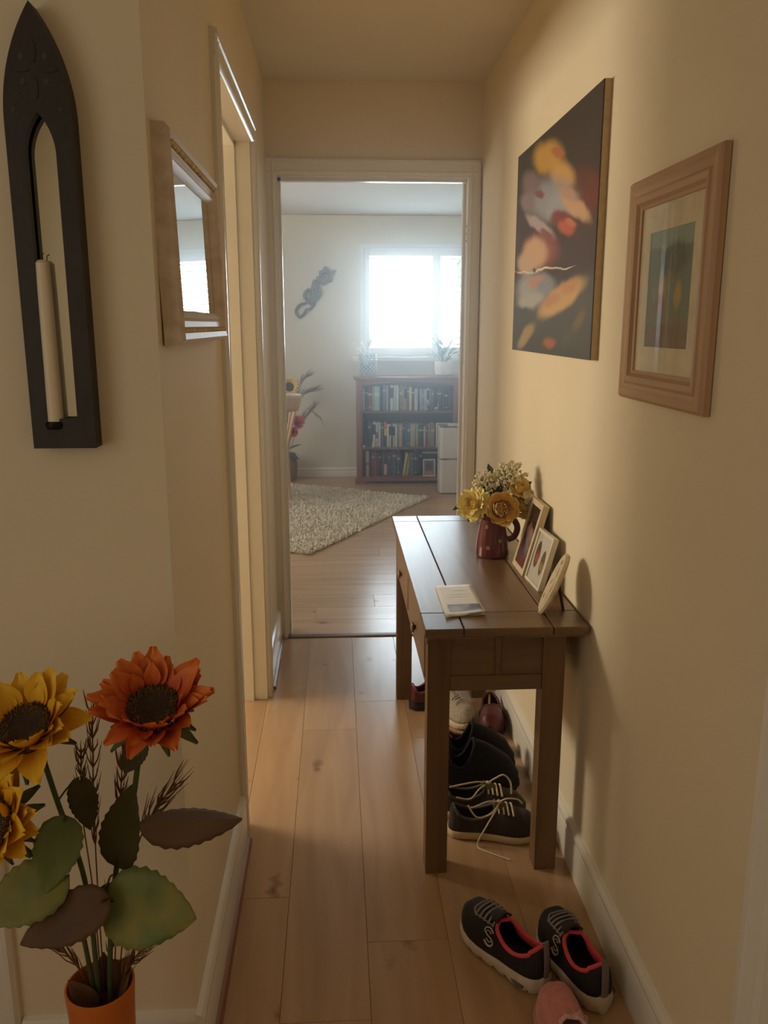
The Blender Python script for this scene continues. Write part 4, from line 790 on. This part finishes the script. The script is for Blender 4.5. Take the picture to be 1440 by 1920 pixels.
# ------------------------------------------------------------------ ceiling lamp of the far room
cl = thing('ceiling_lamp', 'small ceiling light with glass drops just below the door head', 'lamp', (.13, 5.54, ZC + .003))
part('ceiling_plate', MB().lathe([(.001, -.012), (.05, -.012), (.06, 0), (.001, 0)], 24), mat('brass', (180, 150, 96), .3, .9), cl)
part('stem', MB().tube([(0, 0, 0), (0, 0, -.045)], .008, 10), mat('brass', (180, 150, 96), .3, .9), cl)
for k in range(3):
    a = k * 2 * pi / 3 + .3; part('arm', MB().tube(catmull([(0, 0, -.04), (.045 * cos(a), .045 * sin(a), -.052), (.085 * cos(a), .085 * sin(a), -.040)], 5), .005, 8), mat('brass', (180, 150, 96), .3, .9), cl)
    part('shade', MB().lathe([(.012, -.038), (.030, -.046), (.036, -.062), (.028, -.070), (.001, -.072)], 16, (.085 * cos(a), .085 * sin(a), 0)), mat('frosted_shade', (226, 222, 212), .3), cl)

# ------------------------------------------------------------------ far floor vase with sunflowers behind the chair
fv = thing('wicker_floor_vase', 'brown woven floor vase in the far corner behind the chair', 'vase', (-.46, 7.66, 0))
prof = [(.001, 0), (.075, 0)] + [(.078 + .014 * sin(pi * k / 14) + .0022 * (k % 2), .004 + .25 * k / 14) for k in range(15)] + [(.068, .254), (.064, .20), (.001, .19)]
part('body', MB().lathe(prof, 28), mat('wicker', (150, 124, 98), .7, ns=50, na=.25, bump=.4), fv)

# ================================================================== sunflowers
def sunflower_head(t, lp, n, rad, mp, m_disc, m_ring, npet, L_, w, seed, sep=True, droop_az=None):
    rnd = random.Random(seed); H = facing(lp, n); petals = [petal_mesh('petal', mp, L_, w, 5, c, .003, rnd.random() * 6, 4, 7, .8) for c in (.2, .5, -.25, .8)]
    for ring, (cnt, tl, rr, lf_) in enumerate(((npet, 34, rad * .86, .004), (npet - 2, 16, rad * .80, -.004), (npet // 2, 52, rad * .9, .008))):
        for i in range(cnt):
            az = 2 * pi * (i + .5 * ring) / cnt + rnd.uniform(-.13, .13)
            place('petal', rnd.choice(petals), t, H, rr, az, R(tl + rnd.uniform(-12, 12)), lf_, rnd.uniform(.82, 1.1) * (.62 if ring == 2 else 1))
    part('seed_disc', MB().lathe([(.001, -.016), (rad * .5, -.014), (rad * .95, -.004), (rad, .002), (rad * .93, .010), (rad * .75, .014), (rad * .5, .010), (rad * .25, .009), (.001, .011)], 28), m_disc, t).matrix_basis = H
    q = MB()
    for i in range(330):
        r = rad * (.52 + .46 * rnd.random() ** .8); a = rnd.uniform(0, 2 * pi); zz = .013 - .012 * abs(r / rad - .75) * 2
        q.tube([(r * cos(a), r * sin(a), zz - .003), (r * cos(a) * 1.02, r * sin(a) * 1.02, zz + rnd.uniform(.002, .006))], [.0016, .0008], 4)
    part('florets', q, m_ring, t, kind='stuff').matrix_basis = H
    if sep:
        ms = petal_mesh('sepal', SEPAL, L_ * .8, w * .42, 4, -.5, .002, 1, 4, 6, .8)
        for i in range(11): place('sepal', ms, t, H, rad * .6, 2 * pi * i / 11 + rnd.uniform(-.2, .2), R(rnd.uniform(-34, 4)), -.012, rnd.uniform(.8, 1.25))
SEPAL = mat('sepal_green', (92, 98, 50), .6, ns=20, na=.25)
RED = colour_ramp_petal('red_orange_petal', (196, 66, 24), (238, 138, 58), .075)
YEL = colour_ramp_petal('golden_petal', (228, 158, 22), (248, 206, 52), .07)
SDISC = mat('seed_disc', (58, 42, 24), .8, ns=60, na=.3, bump=.5, bs=200)
SRING = mat('floret_ochre', (128, 96, 44), .8, ns=90, na=.4)
LGRN = mat('cloth_leaf_green', (108, 122, 66), .6, ns=10, na=.22, bump=.15, bs=60)
LBRN = mat('cloth_leaf_brown', (92, 66, 40), .65, ns=10, na=.2, bump=.15, bs=60)
LOLV = mat('cloth_leaf_olive', (74, 70, 30), .65, ns=10, na=.25)
def edge_leaf(name, c1, c2):
    if name in MATS: return MATS[name]
    m, nt, p, L = base(name); no = nd(nt, 'ShaderNodeTexNoise'); no.inputs['Scale'].default_value = 16; tc = nd(nt, 'ShaderNodeTexCoord'); L.new(tc.outputs['Object'], no.inputs['Vector'])
    r = ramp(nt, [(.35, lin(c1)), (.65, lin(c2))]); L.new(no.outputs['Fac'], r.inputs['Fac']); L.new(r.outputs['Color'], p.inputs['Base Color']); p.inputs['Roughness'].default_value = .6; MATS[name] = m; return m
LVAR = edge_leaf('variegated_leaf', (96, 116, 66), (138, 132, 58))
PX, PY = -.389, 1.165
vs = thing('orange_vase', 'tall orange ceramic vase of sunflowers at the bottom left', 'vase', (PX, PY, 0))
pr = [(.001, 0), (.036, 0), (.042, .01), (.047, .20), (.051, .33), (.0535, .372), (.0535, .379), (.0505, .380), (.049, .368), (.045, .25), (.040, .05), (.001, .045)]
part('body', MB().lathe(pr, 40), mat('orange_ceramic', (206, 112, 40), .35, ns=12, na=.12), vs)
G = 'sunflower arrangement in the orange vase'
B0 = V((PX, PY, .05))
def stem_pts(*ps): return catmull([V(p) - B0 for p in ps], 8)
s1 = thing('red_sunflower', 'large red-orange artificial sunflower facing up on a tall green stem', 'flower', B0, group=G)
RH = V((-.262, 1.105, .876)); n1 = V((.03, -.50, .86)).normalized()
sunflower_head(s1, RH - B0, n1, .040, RED, SDISC, SRING, 17, .056, .0185, 3)
part('stem', MB().tube(stem_pts((PX + .006, PY, .05), (-.374, 1.17, .385), (-.352, 1.172, .575), (-.316, 1.16, .70), (-.292, 1.135, .80), tuple(RH - n1 * .016)), [.0042] * 41, 8), STEMG, s1)
s2 = thing('yellow_sunflower', 'golden yellow artificial sunflower left of the red one, facing up', 'flower', B0, group=G)
YH = V((-.436, 1.10, .855)); n2 = V((-.10, -.52, .85)).normalized()
sunflower_head(s2, YH - B0, n2, .040, YEL, SDISC, SRING, 15, .054, .0195, 8)
part('stem', MB().tube(stem_pts((PX - .004, PY, .05), (-.394, 1.17, .39), (-.402, 1.175, .56), (-.428, 1.165, .70), (-.432, 1.13, .80), tuple(YH - n2 * .016)), [.0042] * 41, 8), STEMG, s2)
s3 = thing('drooping_yellow_sunflower', 'second golden sunflower drooping at the left edge of the picture', 'flower', B0, group=G)
Y3 = V((-.478, 1.06, .738)); n3 = V((-.25, -.80, .50)).normalized()
sunflower_head(s3, Y3 - B0, n3, .036, YEL, SDISC, SRING, 15, .054, .0195, 12)
part('stem', MB().tube(stem_pts((PX - .012, PY, .05), (-.404, 1.17, .39), (-.43, 1.165, .56), (-.47, 1.12, .66), tuple(Y3 - n3 * .016)), [.0040] * 33, 8), STEMG, s3)
def cloth_leaf(t, p0, p1, nrm, w, m, root, name='leaf', **k):
    leaf_between(name, V(p0) - B0, V(p1) - B0, nrm, w, m, t, tooth=.16, nu=8, nv=36, **k)
    part('leaf_stalk', MB().tube(catmull([V(root) - B0, (V(root) + V(p0)) * .5 - B0 + V((0, 0, .008)), V(p0) - B0], 5), .0016, 6), STEMG, t)
cloth_leaf(s1, (-.338, 1.10, .575), (-.215, 1.075, .560), (.05, -.9, .45), .056, LVAR, (-.352, 1.17, .56), heart=.12, fold=.10, droop=.04)
cloth_leaf(s1, (-.292, 1.12, .690), (-.145, 1.10, .706), (-.05, -.6, .8), .030, LBRN, (-.325, 1.165, .64), heart=.05, fold=-.9, droop=.02)
cloth_leaf(s1, (-.345, 1.165, .600), (-.312, 1.150, .735), (-.3, -.9, .0), .034, LOLV, (-.352, 1.172, .575), heart=.1, fold=.3, droop=.02)
cloth_leaf(s2, (-.350, 1.08, .590), (-.462, 1.055, .545), (.05, -.8, .6), .036, LBRN, (-.400, 1.175, .54), heart=.12, fold=.12, droop=.06)
cloth_leaf(s2, (-.410, 1.13, .690), (-.425, 1.08, .608), (.25, -.9, .2), .034, LGRN, (-.425, 1.165, .69), heart=.1, fold=.2, droop=.05)
cloth_leaf(s3, (-.410, 1.10, .620), (-.525, 1.07, .575), (.1, -.7, .7), .044, LVAR, (-.43, 1.165, .60), heart=.1, fold=.16, droop=.05)
cloth_leaf(s2, (-.392, 1.165, .735), (-.385, 1.165, .650), (.1, -1, .1), .022, LOLV, (-.43, 1.165, .70), heart=.1, fold=.2, droop=.05)
cloth_leaf(s1, (-.287, 1.13, .815), (-.318, 1.13, .765), (-.1, -.9, .2), .017, LOLV, (-.296, 1.14, .79), heart=.1, fold=.3, droop=.05)
cloth_leaf(s1, (-.352, 1.12, .585), (-.328, 1.085, .545), (.1, -.7, .7), .022, LBRN, (-.354, 1.17, .57), heart=.1, fold=.2, droop=.1)
WHT = mat('dry_grass_brown', (122, 82, 46), .8, ns=30, na=.25)
def grass(label, pts, plume, awn, seed, root=None, m=WHT, group=G, nb=60):
    t = thing('dry_grass_stem', label, 'dried grass', pts[0], group=group); rnd = random.Random(seed); P = catmull([V(p) - V(pts[0]) for p in pts], 8)
    part('stem', MB().tube(P, .0012, 5), m, t); q = MB(); k0 = int(len(P) * (1 - plume))
    for _ in range(nb):
        i = rnd.randint(k0, len(P) - 2); d = (P[i + 1] - P[i]).normalized(); a = V((rnd.uniform(-1, 1), rnd.uniform(-1, 1), rnd.uniform(-1, 1))); a = (a - d * a.dot(d)).normalized()
        e = P[i] + (d * .9 + a * .3) * awn * rnd.uniform(.5, 1); q.tube([P[i], P[i] + (d * .9 + a * .5) * awn * .3, e], [.0014, .0011, .0003], 4)
    part('plume', q, m, t, kind='stuff'); return t
grass('brown feathery grass plume rising between the two sunflowers', [(-.392, 1.19, .30), (-.392, 1.20, .5), (-.390, 1.21, .66), (-.383, 1.22, .83)], .45, .05, 1)
grass('brown grass plume just behind the yellow sunflower stem', [(-.396, 1.19, .30), (-.402, 1.21, .5), (-.412, 1.22, .65), (-.405, 1.22, .76)], .4, .045, 2)
grass('fine wheat-like awns reaching right behind the red sunflower stem', [(-.376, 1.19, .30), (-.345, 1.21, .52), (-.315, 1.22, .62), (-.265, 1.23, .69)], .4, .07, 3, nb=34)
grass('short dry grass leaning right out of the vase mouth', [(-.37, 1.18, .33), (-.345, 1.17, .40), (-.315, 1.16, .445)], .6, .06, 4, nb=30)
grass('short dry grass leaning left out of the vase mouth', [(-.40, 1.18, .33), (-.425, 1.17, .41), (-.455, 1.165, .465)], .6, .06, 5, nb=30)
grass('upright brown grass beside the red sunflower stem, leaning right', [(-.38, 1.19, .30), (-.365, 1.21, .5), (-.352, 1.22, .66), (-.335, 1.22, .80)], .4, .05, 6, nb=50)
grass('short dry grass standing at the back of the vase mouth', [(-.385, 1.195, .33), (-.378, 1.205, .42), (-.372, 1.21, .50)], .6, .05, 7, nb=30)

dl = thing('dry_husk_leaves', 'brown papery husk leaves tucked inside the mouth of the orange vase', 'dried leaf', (PX, PY, .33), group=G)
for p0, p1, n_, w_ in (((-.375, 1.185, .335), (-.343, 1.18, .415), (-.5, -.8, .2), .024), ((-.395, 1.16, .335), (-.432, 1.15, .398), (.5, -.8, .2), .017), ((-.385, 1.195, .335), (-.392, 1.20, .405), (0, -1, .1), .020)):
    leaf_between('husk', V(p0) - V((PX, PY, .33)), V(p1) - V((PX, PY, .33)), n_, w_, mat('husk_brown', (104, 72, 40), .8, ns=20, na=.25), dl, fold=.5, droop=.05)

# far arrangement
G2 = 'dried and artificial flowers in the far floor vase'; FB = V((-.46, 7.66, .20))
def far_sun(name, lab, p, n, mp, rad, L_, w, seed, disc=None):
    t = thing(name, lab, 'flower', FB, group=G2); rnd = random.Random(seed); lp = V(p) - FB; H = facing(lp, n); ms = [petal_mesh('petal', mp, L_, w, 4, c, 0, 0, 2, 4, .8) for c in (.2, .5)]
    for ring, (cnt, tl) in enumerate(((16, 20), (14, 42)) + (((10, 62), (8, 78)) if disc else ())):
        for i in range(cnt): place('petal', rnd.choice(ms), t, H, rad * .8, 2 * pi * (i + .5 * ring) / cnt, R(tl + rnd.uniform(-8, 8)), 0, rnd.uniform(.85, 1.1))
    part('seed_disc', MB().lathe([(.001, -.01), (rad, 0), (rad * .8, .014), (.001, .010)], 18), disc or SDISC, t).matrix_basis = H
    part('stem', MB().tube(catmull([(0, 0, 0), (lp.x * .3, lp.y * .3, lp.z * .5), lp - V(n).normalized() * .01], 6), .004, 6), STEMG, t); return t
YLT = colour_ramp_petal('lemon_petal', (230, 176, 40), (246, 220, 110), .06)
far_sun('far_yellow_sunflower', 'bright yellow sunflower showing above the beech chair back', (-.418, 7.55, .865), (.15, -1, .25), YLT, .045, .055, .016, 1)
REDF = colour_ramp_petal('coral_petal', (196, 58, 48), (232, 110, 84), .06)
far_sun('far_coral_flower', 'coral red flower behind the beech chair slats', (-.355, 7.56, .545), (.4, -.9, .35), REDF, .016, .060, .017, 2, REDF)
far_sun('far_coral_flower', 'smaller coral flower lower down behind the chair slats', (-.400, 7.58, .46), (.2, -.9, .2), REDF, .014, .050, .014, 3, REDF)
for k, pts in enumerate((((-.46, 7.66, .20), (-.40, 7.66, .55), (-.32, 7.66, .78), (-.18, 7.66, .84)), ((-.45, 7.67, .20), (-.36, 7.68, .5), (-.26, 7.68, .66), (-.14, 7.68, .56)), ((-.47, 7.67, .20), (-.40, 7.70, .6), (-.33, 7.70, .88), (-.26, 7.70, .96)), ((-.45, 7.65, .20), (-.37, 7.62, .45), (-.30, 7.62, .58), (-.20, 7.62, .70)))):
    grass(('brown plume grass arching widest to the right in the far corner', 'drooping dark grass leaf arching down beside the coral flower', 'tallest feathery brown grass in the far corner', 'low brown plume grass in the far corner')[k], pts, .6, .11, 40 + k, group=G2, m=mat('plume_brown', (134, 106, 84), .9, ns=30, na=.2), nb=110 if k != 1 else 25)
fl_ = thing('far_leaf_sprig', 'grey-green leaves hanging over the rim of the far floor vase', 'leaf', FB, group=G2)
for p0, p1, w in (((-.45, 7.60, .27), (-.34, 7.56, .22), .022), ((-.45, 7.62, .28), (-.38, 7.55, .19), .020), ((-.47, 7.62, .27), (-.40, 7.56, .25), .02), ((-.44, 7.62, .30), (-.33, 7.57, .36), .014)):
    leaf_between('leaf', V(p0) - FB, V(p1) - FB, (.2, -.6, .8), w, mat('grey_green_leaf', (92, 94, 76), .6), fl_, fold=.2, droop=.15)
    part('stalk', MB().tube(catmull([(0, 0, 0), (V(p0) - FB) * .6 + V((0, 0, .02)), V(p0) - FB], 4), .002, 5), STEMG, fl_)

# ================================================================== shoes
def shoe(name, label, toe, heel, width, collar, toeh, soleh, mu, ms, mc, ml, cat='shoe', roll=0.0, opening=(.27, .235), laces=5, lacem=None, tongue=True, sole_grooves=0, group=None, heel_up=.0, z0=0.0, open_a=.95, lining=None, toe_cap=None):
    heel, toe = V((heel[0], heel[1], 0)), V((toe[0], toe[1], 0)); d = toe - heel; L_ = d.length
    t = thing(name, label, cat, (heel.x, heel.y, z0), (R(roll), 0, math.atan2(d.y, d.x)), group)
    PR = [(0, .10), (.004, .24), (.012, .38), (.028, .52), (.055, .65), (.12, .76), (.25, .80), (.40, .80), (.52, .88), (.64, .98), (.74, 1.0), (.84, .92), (.92, .72), (.96, .52), (.985, .33), (.996, .18), (1, .08)]
    def wf(s):
        for (a, va), (b, vb) in zip(PR, PR[1:]):
            if s <= b: k = (s - a) / (b - a); k = k * k * (3 - 2 * k) if False else k; return width / 2 * (va + (vb - va) * k)
        return width / 2 * .1
    def yc(s): return .006 * sin(pi * s) - .010 * max(0, s - .5)
    def zs(s): return .012 * max(0, (s - .72) / .28) ** 2      # toe spring
    def sh(s): return soleh * (1 + heel_up * (1 - min(1, s / .55)) - .10 * s)
    # sole with a rounded sidewall and optional tread notches
    ns = 44; q = MB(); rows = []
    for k, (inset, zf) in enumerate(((.012, 0), (.002, .12), (-.002, .5), (.001, .9), (.006, 1.0))):
        ring = []
        for side in (1, -1):
            for i in range(ns + 1):
                s = (1 - cos(pi * i / ns)) / 2 if side == 1 else (1 + cos(pi * i / ns)) / 2
                if (side == -1 and i in (0, ns)): continue
                w = max(.002, wf(s) * 1.05 - inset); z = zs(s) + sh(s) * zf
                if k < 2 and sole_grooves and (i % sole_grooves == 0) and .05 < s < .95: z += .006; w -= .003
                ring.append((s * L_ + (-.004 if s < .01 else .004 if s > .99 else 0), yc(s) + side * w, z))
        rows.append(ring)
    n = len(rows[0]); vs = [p for r in rows for p in r]; fs = []
    for a in range(len(rows) - 1):
        for i in range(n): j = (i + 1) % n; fs.append((a * n + i, a * n + j, (a + 1) * n + j, (a + 1) * n + i))
    half = ns + 1
    for base_, rev in ((0, 0), ((len(rows) - 1) * n, 1)):
        for i in range(ns):
            a, b = base_ + i, base_ + i + 1; c = base_ + (n - i - 1 + 0) if i + 1 < ns else None
            A = (lambda i_: base_ + i_); opp = lambda i_: base_ + (0 if i_ == 0 else ns if i_ == ns else n - i_)
            f = [A(i), A(i + 1), opp(i + 1), opp(i)]; f = list(dict.fromkeys(f))
            if len(f) > 2: fs.append(tuple(f))
    part('sole', q.add(vs, fs), ms, t, angle=50)
    # upper: two half shells meeting on the centre line except round the foot opening
    sc, rr = opening
    def H(s):
        if s < .5: h = collar * (1 - .10 * sin(pi * min(1, s / .45))) if s < .45 else collar
        else: h = 0
        if s >= .42: k = min(1, (s - .42) / .58); h = collar * (1 - k) ** 1.05 * .96 + toeh * (1 - (1 - k) ** 2.0) * (1 - max(0, k - .80) / .20 * .55)
        return h
    def top(s):
        e = 1 - ((s - sc) / rr) ** 2
        return pi / 2 - (open_a * math.sqrt(e) if e > 0 else 0)
    def P(s, th, side, inflate=0.0):
        w = wf(s) * .97 + inflate; h = H(s) + inflate
        return V((s * L_ + (.006 * (sin(th)) if s < .1 else 0), yc(s) + side * w * max(0, cos(th)) ** .72, zs(s) + sh(s) * .96 + h * max(0, sin(th)) ** .9))
    q = MB()
    for side in (1, -1):
        q.grid(lambda u, v: P((1 - cos(pi * u)) / 2, top((1 - cos(pi * u)) / 2) * v, side), 46, 9)
    o = part('upper', q, mu, t, angle=60); bm = bmesh.new(); bm.from_mesh(o.data); bmesh.ops.remove_doubles(bm, verts=bm.verts[:], dist=.0006); bmesh.ops.recalc_face_normals(bm, faces=bm.faces[:]); bm.to_mesh(o.data); bm.free(); o.data.polygons.foreach_set('use_smooth', [True] * len(o.data.polygons)); solid(o, .0035, -1)
    loop = []
    a0, a1 = max(.005, sc - rr * .995), min(.99, sc + rr * .995)
    for i in range(25): s = a0 + (a1 - a0) * i / 24; loop.append(P(s, top(s), 1))
    for i in range(23, 0, -1): s = a0 + (a1 - a0) * i / 24; loop.append(P(s, top(s), -1))
    part('collar', MB().tube(loop, .0045, 8, True), mc, t)
    part('lining', MB().add([(s * L_, yc(s) + k * wf(s) * .90, zs(s) + sh(s) + .004) for s in [i / 20 for i in range(1, 20)] for k in (-1, 1)], [(2 * i, 2 * i + 1, 2 * i + 3, 2 * i + 2) for i in range(18)]), lining or mc, t)
    if tongue:
        s1 = sc + rr
        def tg(u, v):
            s = s1 + .10 - v * .135; z = P(min(s, .95), pi / 2, 1); return (z.x, z.y + (u - .5) * width * .46, zs(s) + sh(s) + H(min(.95, s)) * (1.0) + .006 + .010 * v - .02 * (2 * u - 1) ** 2 * .6)
        o = part('tongue', MB().grid(tg, 6, 8), lining or mu, t, angle=60); solid(o, .004, 0)
    if laces:
        q = MB(); lm_ = lacem or ml
        for i in range(laces):
            s = sc + rr + .015 + i * .052
            for sg in (1, -1):
                pts = []
                for j in range(9):
                    f = j / 8; th = pi / 2 - R(34) + R(68) * f; side = 1 if th < pi / 2 else -1; ss = s + (.036 * (f - .5)) * sg; pts.append(P(ss, th if th < pi / 2 else pi - th, side * sg, .006))
                q.tube(pts, .0026, 6, flat=.6)
        part('laces', q, lm_, t)
    if toe_cap:
        q = MB()
        for side in (1, -1): q.grid(lambda u, v: P(.86 + .13 * u, pi / 2 * v, side, .0015), 6, 7)
        part('toe_cap', q, toe_cap, t, angle=60)
    return t, P, L_, top
BLK = mat('black_knit', (34, 28, 30), .75, ns=120, na=.35, bump=.2, bs=400)
CORAL = mat('coral_lining', (226, 78, 84), .6, ns=60, na=.12)
WHS = mat('worn_white_foam', (206, 190, 166), .6, ns=30, na=.10)
GRL = mat('grey_elastic_lace', (140, 132, 132), .7)
GRT = mat('grey_heel_tab', (122, 108, 106), .6)
def trainer(label, toe, heel, roll=0):
    t, P, L_, top = shoe('trainer', label, toe, heel, .094, .072, .046, .032, BLK, WHS, CORAL, GRL, heel_up=.35, laces=5, roll=roll, opening=(.26, .24), sole_grooves=4, lining=mat('dark_lining', (44, 30, 32), .8), open_a=1.0, group='black and coral trainers')
    q = MB()
    for side in (1, -1): q.grid(lambda u, v: P(.055 - .05 * u if False else .02 + .03 * u, .25 + (top(.04) - .25) * v, side, .002), 3, 6)
    pt = P(.012, top(.012), 1); part('heel_tab', MB().tube(catmull([(-.0015, 0, .042), (-.002, 0, .070), (.001, 0, pt.z - .006), (.004, 0, pt.z + .012)], 4), [.0085] * 13, 8, flat=.35), GRT, t)
    lp_ = [P(.50 + .22 * k / 6, R(60), 1, .004) for k in range(7)] + [P(.765, R(60) + R(60) * k / 6 if k <= 3 else R(120) - R(60) * k / 6, 1 if k <= 3 else -1, .005) for k in range(1, 6)] + [P(.72 - .22 * k / 6, R(60), -1, .004) for k in range(7)]
    part('lace_loop', MB().tube(catmull(lp_, 3), .0022, 6, flat=.7), GRL, t)
    # coral inner quarter linings standing inside the opening
    for side in (1, -1):
        o = part('quarter_lining', MB().grid(lambda u, v: P(.08 + .36 * u, (top(.08 + .36 * u) + .06) * (1 - .5 * v), side, -.005), 14, 5), CORAL, t, angle=60); solid(o, .001, 0)
    # side emblem: a slanting ribbon S drawn on the quarter, with an inner line
    for side in (1, -1):
        em = MB(); SP = catmull([(x, y, 0) for x, y in ((.95, .80), (.62, 1.0), (.20, .92), (.06, .70), (.34, .53), (.70, .44), (.94, .26), (.74, .04), (.34, .0), (.03, .18))], 4)
        for sc_, r_ in ((1.0, .0022), (.58, .0012)):
            em.tube([P(.455 + .105 * ((.5 - p.x) * side * sc_ + .5) + .03 * (p.y - .5), .28 + .62 * ((p.y - .5) * sc_ + .5), side, .0035) for p in SP], r_, 6, flat=.7)
        part('emblem', em, mat('silver_print', (196, 184, 176), .4), t)
        part('air_window', MB().tube([V((.10 * L_, side * .0425, .018)), V((.17 * L_, side * .0415, .016)), V((.24 * L_, side * .0405, .017))], [.004, .0065, .004], 8, flat=.8), mat('clear_heel_window', (96, 92, 92), .15), t)
    return t
trainer('black trainer with coral lining angled out on the floor, farther from the wall', (.292, 1.735), (.432, 1.512))
trainer('black trainer with coral lining lying close beside the right skirting board', (.478, 1.700), (.540, 1.452))
sl = shoe('pink_slipper', 'pink fluffy-cuffed slipper peeping in at the bottom edge', (.432, 1.495), (.470, 1.265), .096, .055, .044, .014, mat('pink_fleece', (206, 130, 124), .9, ns=60, na=.12, bump=.3, bs=160, sheen=.4), mat('pink_sole', (190, 140, 130), .8), mat('pale_fluff', (222, 176, 172), .95, ns=90, na=.2, sheen=.5), None, cat='slipper', laces=0, tongue=False, opening=(.24, .26))
q = MB(); rnd = random.Random(3); P = sl[1]
for _ in range(500):
    s = rnd.uniform(.06, .50); side = rnd.choice((1, -1)); th = sl[3](s) - rnd.uniform(0, .25); p = P(s, th, side); e = p + V((rnd.uniform(-1, 1), rnd.uniform(-1, 1), rnd.uniform(0, 1))) * .010; q.tube([p, e], [.0018, .0006], 4)
part('fluffy_cuff', q, mat('pale_fluff', (222, 176, 172), .95), sl[0], kind='stuff')
# under the console table
GCV = mat('charcoal_canvas', (62, 54, 48), .85, ns=160, na=.25, bump=.25, bs=500); RUB = mat('cream_rubber', (206, 184, 142), .55, ns=20, na=.06); LACE = mat('cream_lace', (216, 198, 158), .8, ns=200, na=.15)
def canvas_shoe(label, toe, heel, loops):
    t, P, L_, top = shoe('canvas_shoe', label, toe, heel, .088, .066, .044, .026, GCV, RUB, mat('charcoal_binding', (84, 78, 66), .8), LACE, laces=4, opening=(.28, .25), group='charcoal canvas shoes under the table', lining=mat('grey_insole', (96, 88, 72), .9))
    part('loose_laces', loops(P, L_), LACE, t); return t
def l1(P, L_):
    c = P(.56, pi / 2, 1, .012); q = MB().ball(c, .0075, 8, 6)
    q.tube(catmull([c, c + V((-.03, -.02, .012)), c + V((-.075, -.045, .006)), c + V((-.085, -.05, .014)), c + V((-.06, -.056, -.016)), c + V((-.02, -.050, -.004)), c], 6), .0024, 6)
    q.tube(catmull([c, c + V((.02, -.01, .018)), c + V((.05, .0, .012)), c + V((.065, .02, -.012))], 6), .0024, 6)
    q.tube(catmull([c, c + V((-.008, -.030, -.005)), c + V((-.035, -.052, -.045)), (c.x - .058, -.056, .006), (c.x - .035, -.080, .003), (c.x + .03, -.112, .003)], 6), .0024, 6)
    return q
def l2(P, L_):
    c = P(.55, pi / 2, 1, .012); q = MB().ball(c, .0075, 8, 6)
    q.tube(catmull([c, c + V((.02, -.01, .022)), c + V((.045, -.012, .036)), c + V((.065, -.01, .012)), c + V((.068, -.016, -.02))], 6), .0026, 6)
    q.tube(catmull([c, c + V((-.03, -.01, .008)), c + V((-.07, -.02, .004)), c + V((-.11, -.03, -.002))], 6), .0024, 6)
    q.tube(catmull([c, c + V((-.025, -.03, -.004)), c + V((-.05, -.05, -.024)), c + V((-.09, -.055, -.018))], 6), .0024, 6)
    return q
canvas_shoe('charcoal canvas shoe with untied cream lace trailing on the floor, nearest', (.548, 2.065), (.300, 2.105), l1)
canvas_shoe('charcoal canvas shoe with looped cream lace, behind the nearest one', (.535, 2.165), (.290, 2.205), l2)
BLKL = mat('black_suede', (18, 17, 17), .85, ns=60, na=.3)
for lab, toe, heel in (('black ankle boot under the table, nearer of the pair', (.545, 2.325), (.305, 2.315)), ('black ankle boot under the table, behind its mate', (.555, 2.435), (.320, 2.425))):
    shoe('ankle_boot', lab, toe, heel, .096, .150, .055, .030, BLKL, mat('black_rubber', (20, 19, 18), .7), BLKL, None, cat='boot', laces=0, tongue=False, opening=(.22, .21), open_a=1.1, group='black ankle boots under the table')
MRN = mat('maroon_leather', (92, 34, 36), .45, ns=20, na=.15); BRN = mat('brown_red_leather', (84, 44, 34), .5, ns=20, na=.15)
shoe('moccasin', 'brown-red moccasin with pale piping under the table against the wall', (.560, 2.545), (.345, 2.575), .088, .060, .042, .012, BRN, mat('dark_sole', (40, 30, 26), .8), mat('pale_piping', (176, 140, 120), .6), None, laces=0, tongue=False, opening=(.30, .27))
shoe('round_toe_slipper', 'dark red round-toed slipper beside the skirting, far end under the table', (.520, 2.640), (.555, 2.870), .096, .062, .056, .014, MRN, mat('dark_sole', (40, 30, 26), .8), MRN, None, cat='slipper', laces=0, tongue=False, opening=(.28, .26))
shoe('grey_trainer', 'pale grey trainer under the far end of the table', (.470, 2.705), (.335, 2.890), .088, .066, .044, .028, mat('grey_mesh', (176, 166, 150), .8, ns=120, na=.2, bump=.2, bs=300), WHS, mat('grey_mesh', (176, 166, 150), .8), mat('white_lace', (214, 206, 190), .8), laces=4)
shoe('burgundy_clog', 'burgundy clog standing by the far left leg of the table', (.390, 2.915), (.262, 2.790) if False else (.262, 2.895), .084, .066, .05, .034, MRN, mat('dark_sole', (40, 30, 26), .8), mat('burgundy_edge', (128, 60, 66), .4), None, cat='clog', laces=0, tongue=False, opening=(.30, .28))

# ================================================================== added scatter volume imitating lens glare round the far window
hz = bpy.data.materials.new('glare_veil_scatter'); hz.use_nodes = True; nt_ = hz.node_tree; nt_.nodes.clear()
vo_ = nd(nt_, 'ShaderNodeVolumeScatter'); vo_.inputs['Color'].default_value = (0.93, 0.97, 1.0, 1); vo_.inputs['Density'].default_value = 0.065; vo_.inputs['Anisotropy'].default_value = 0.82
om_ = nd(nt_, 'ShaderNodeOutputMaterial'); nt_.links.new(vo_.outputs[0], om_.inputs['Volume'])
ha = part('glare_veil', MB().prism([(-2.19, YD + .13), (DX0 + .02, YD + .13), (DX0 + .02, YD - .01), (XL + .01, YD - .01), (XL + .01, 1.62), (XR - .001, 1.62), (XR - .001, YD - .01), (DX1 - .02, YD - .01), (DX1 - .02, YD + .13), (2.19, YD + .13), (2.19, YB - .04), (-2.19, YB - .04)],
    (0, 0, .001), (1, 0, 0), (0, 1, 0), (0, 0, 1), 1.997), hz, None, angle=0)
tag(ha, 'added pale veil imitating lens glare between hallway and far window', 'glare_veil'); ha['kind'] = 'stuff'
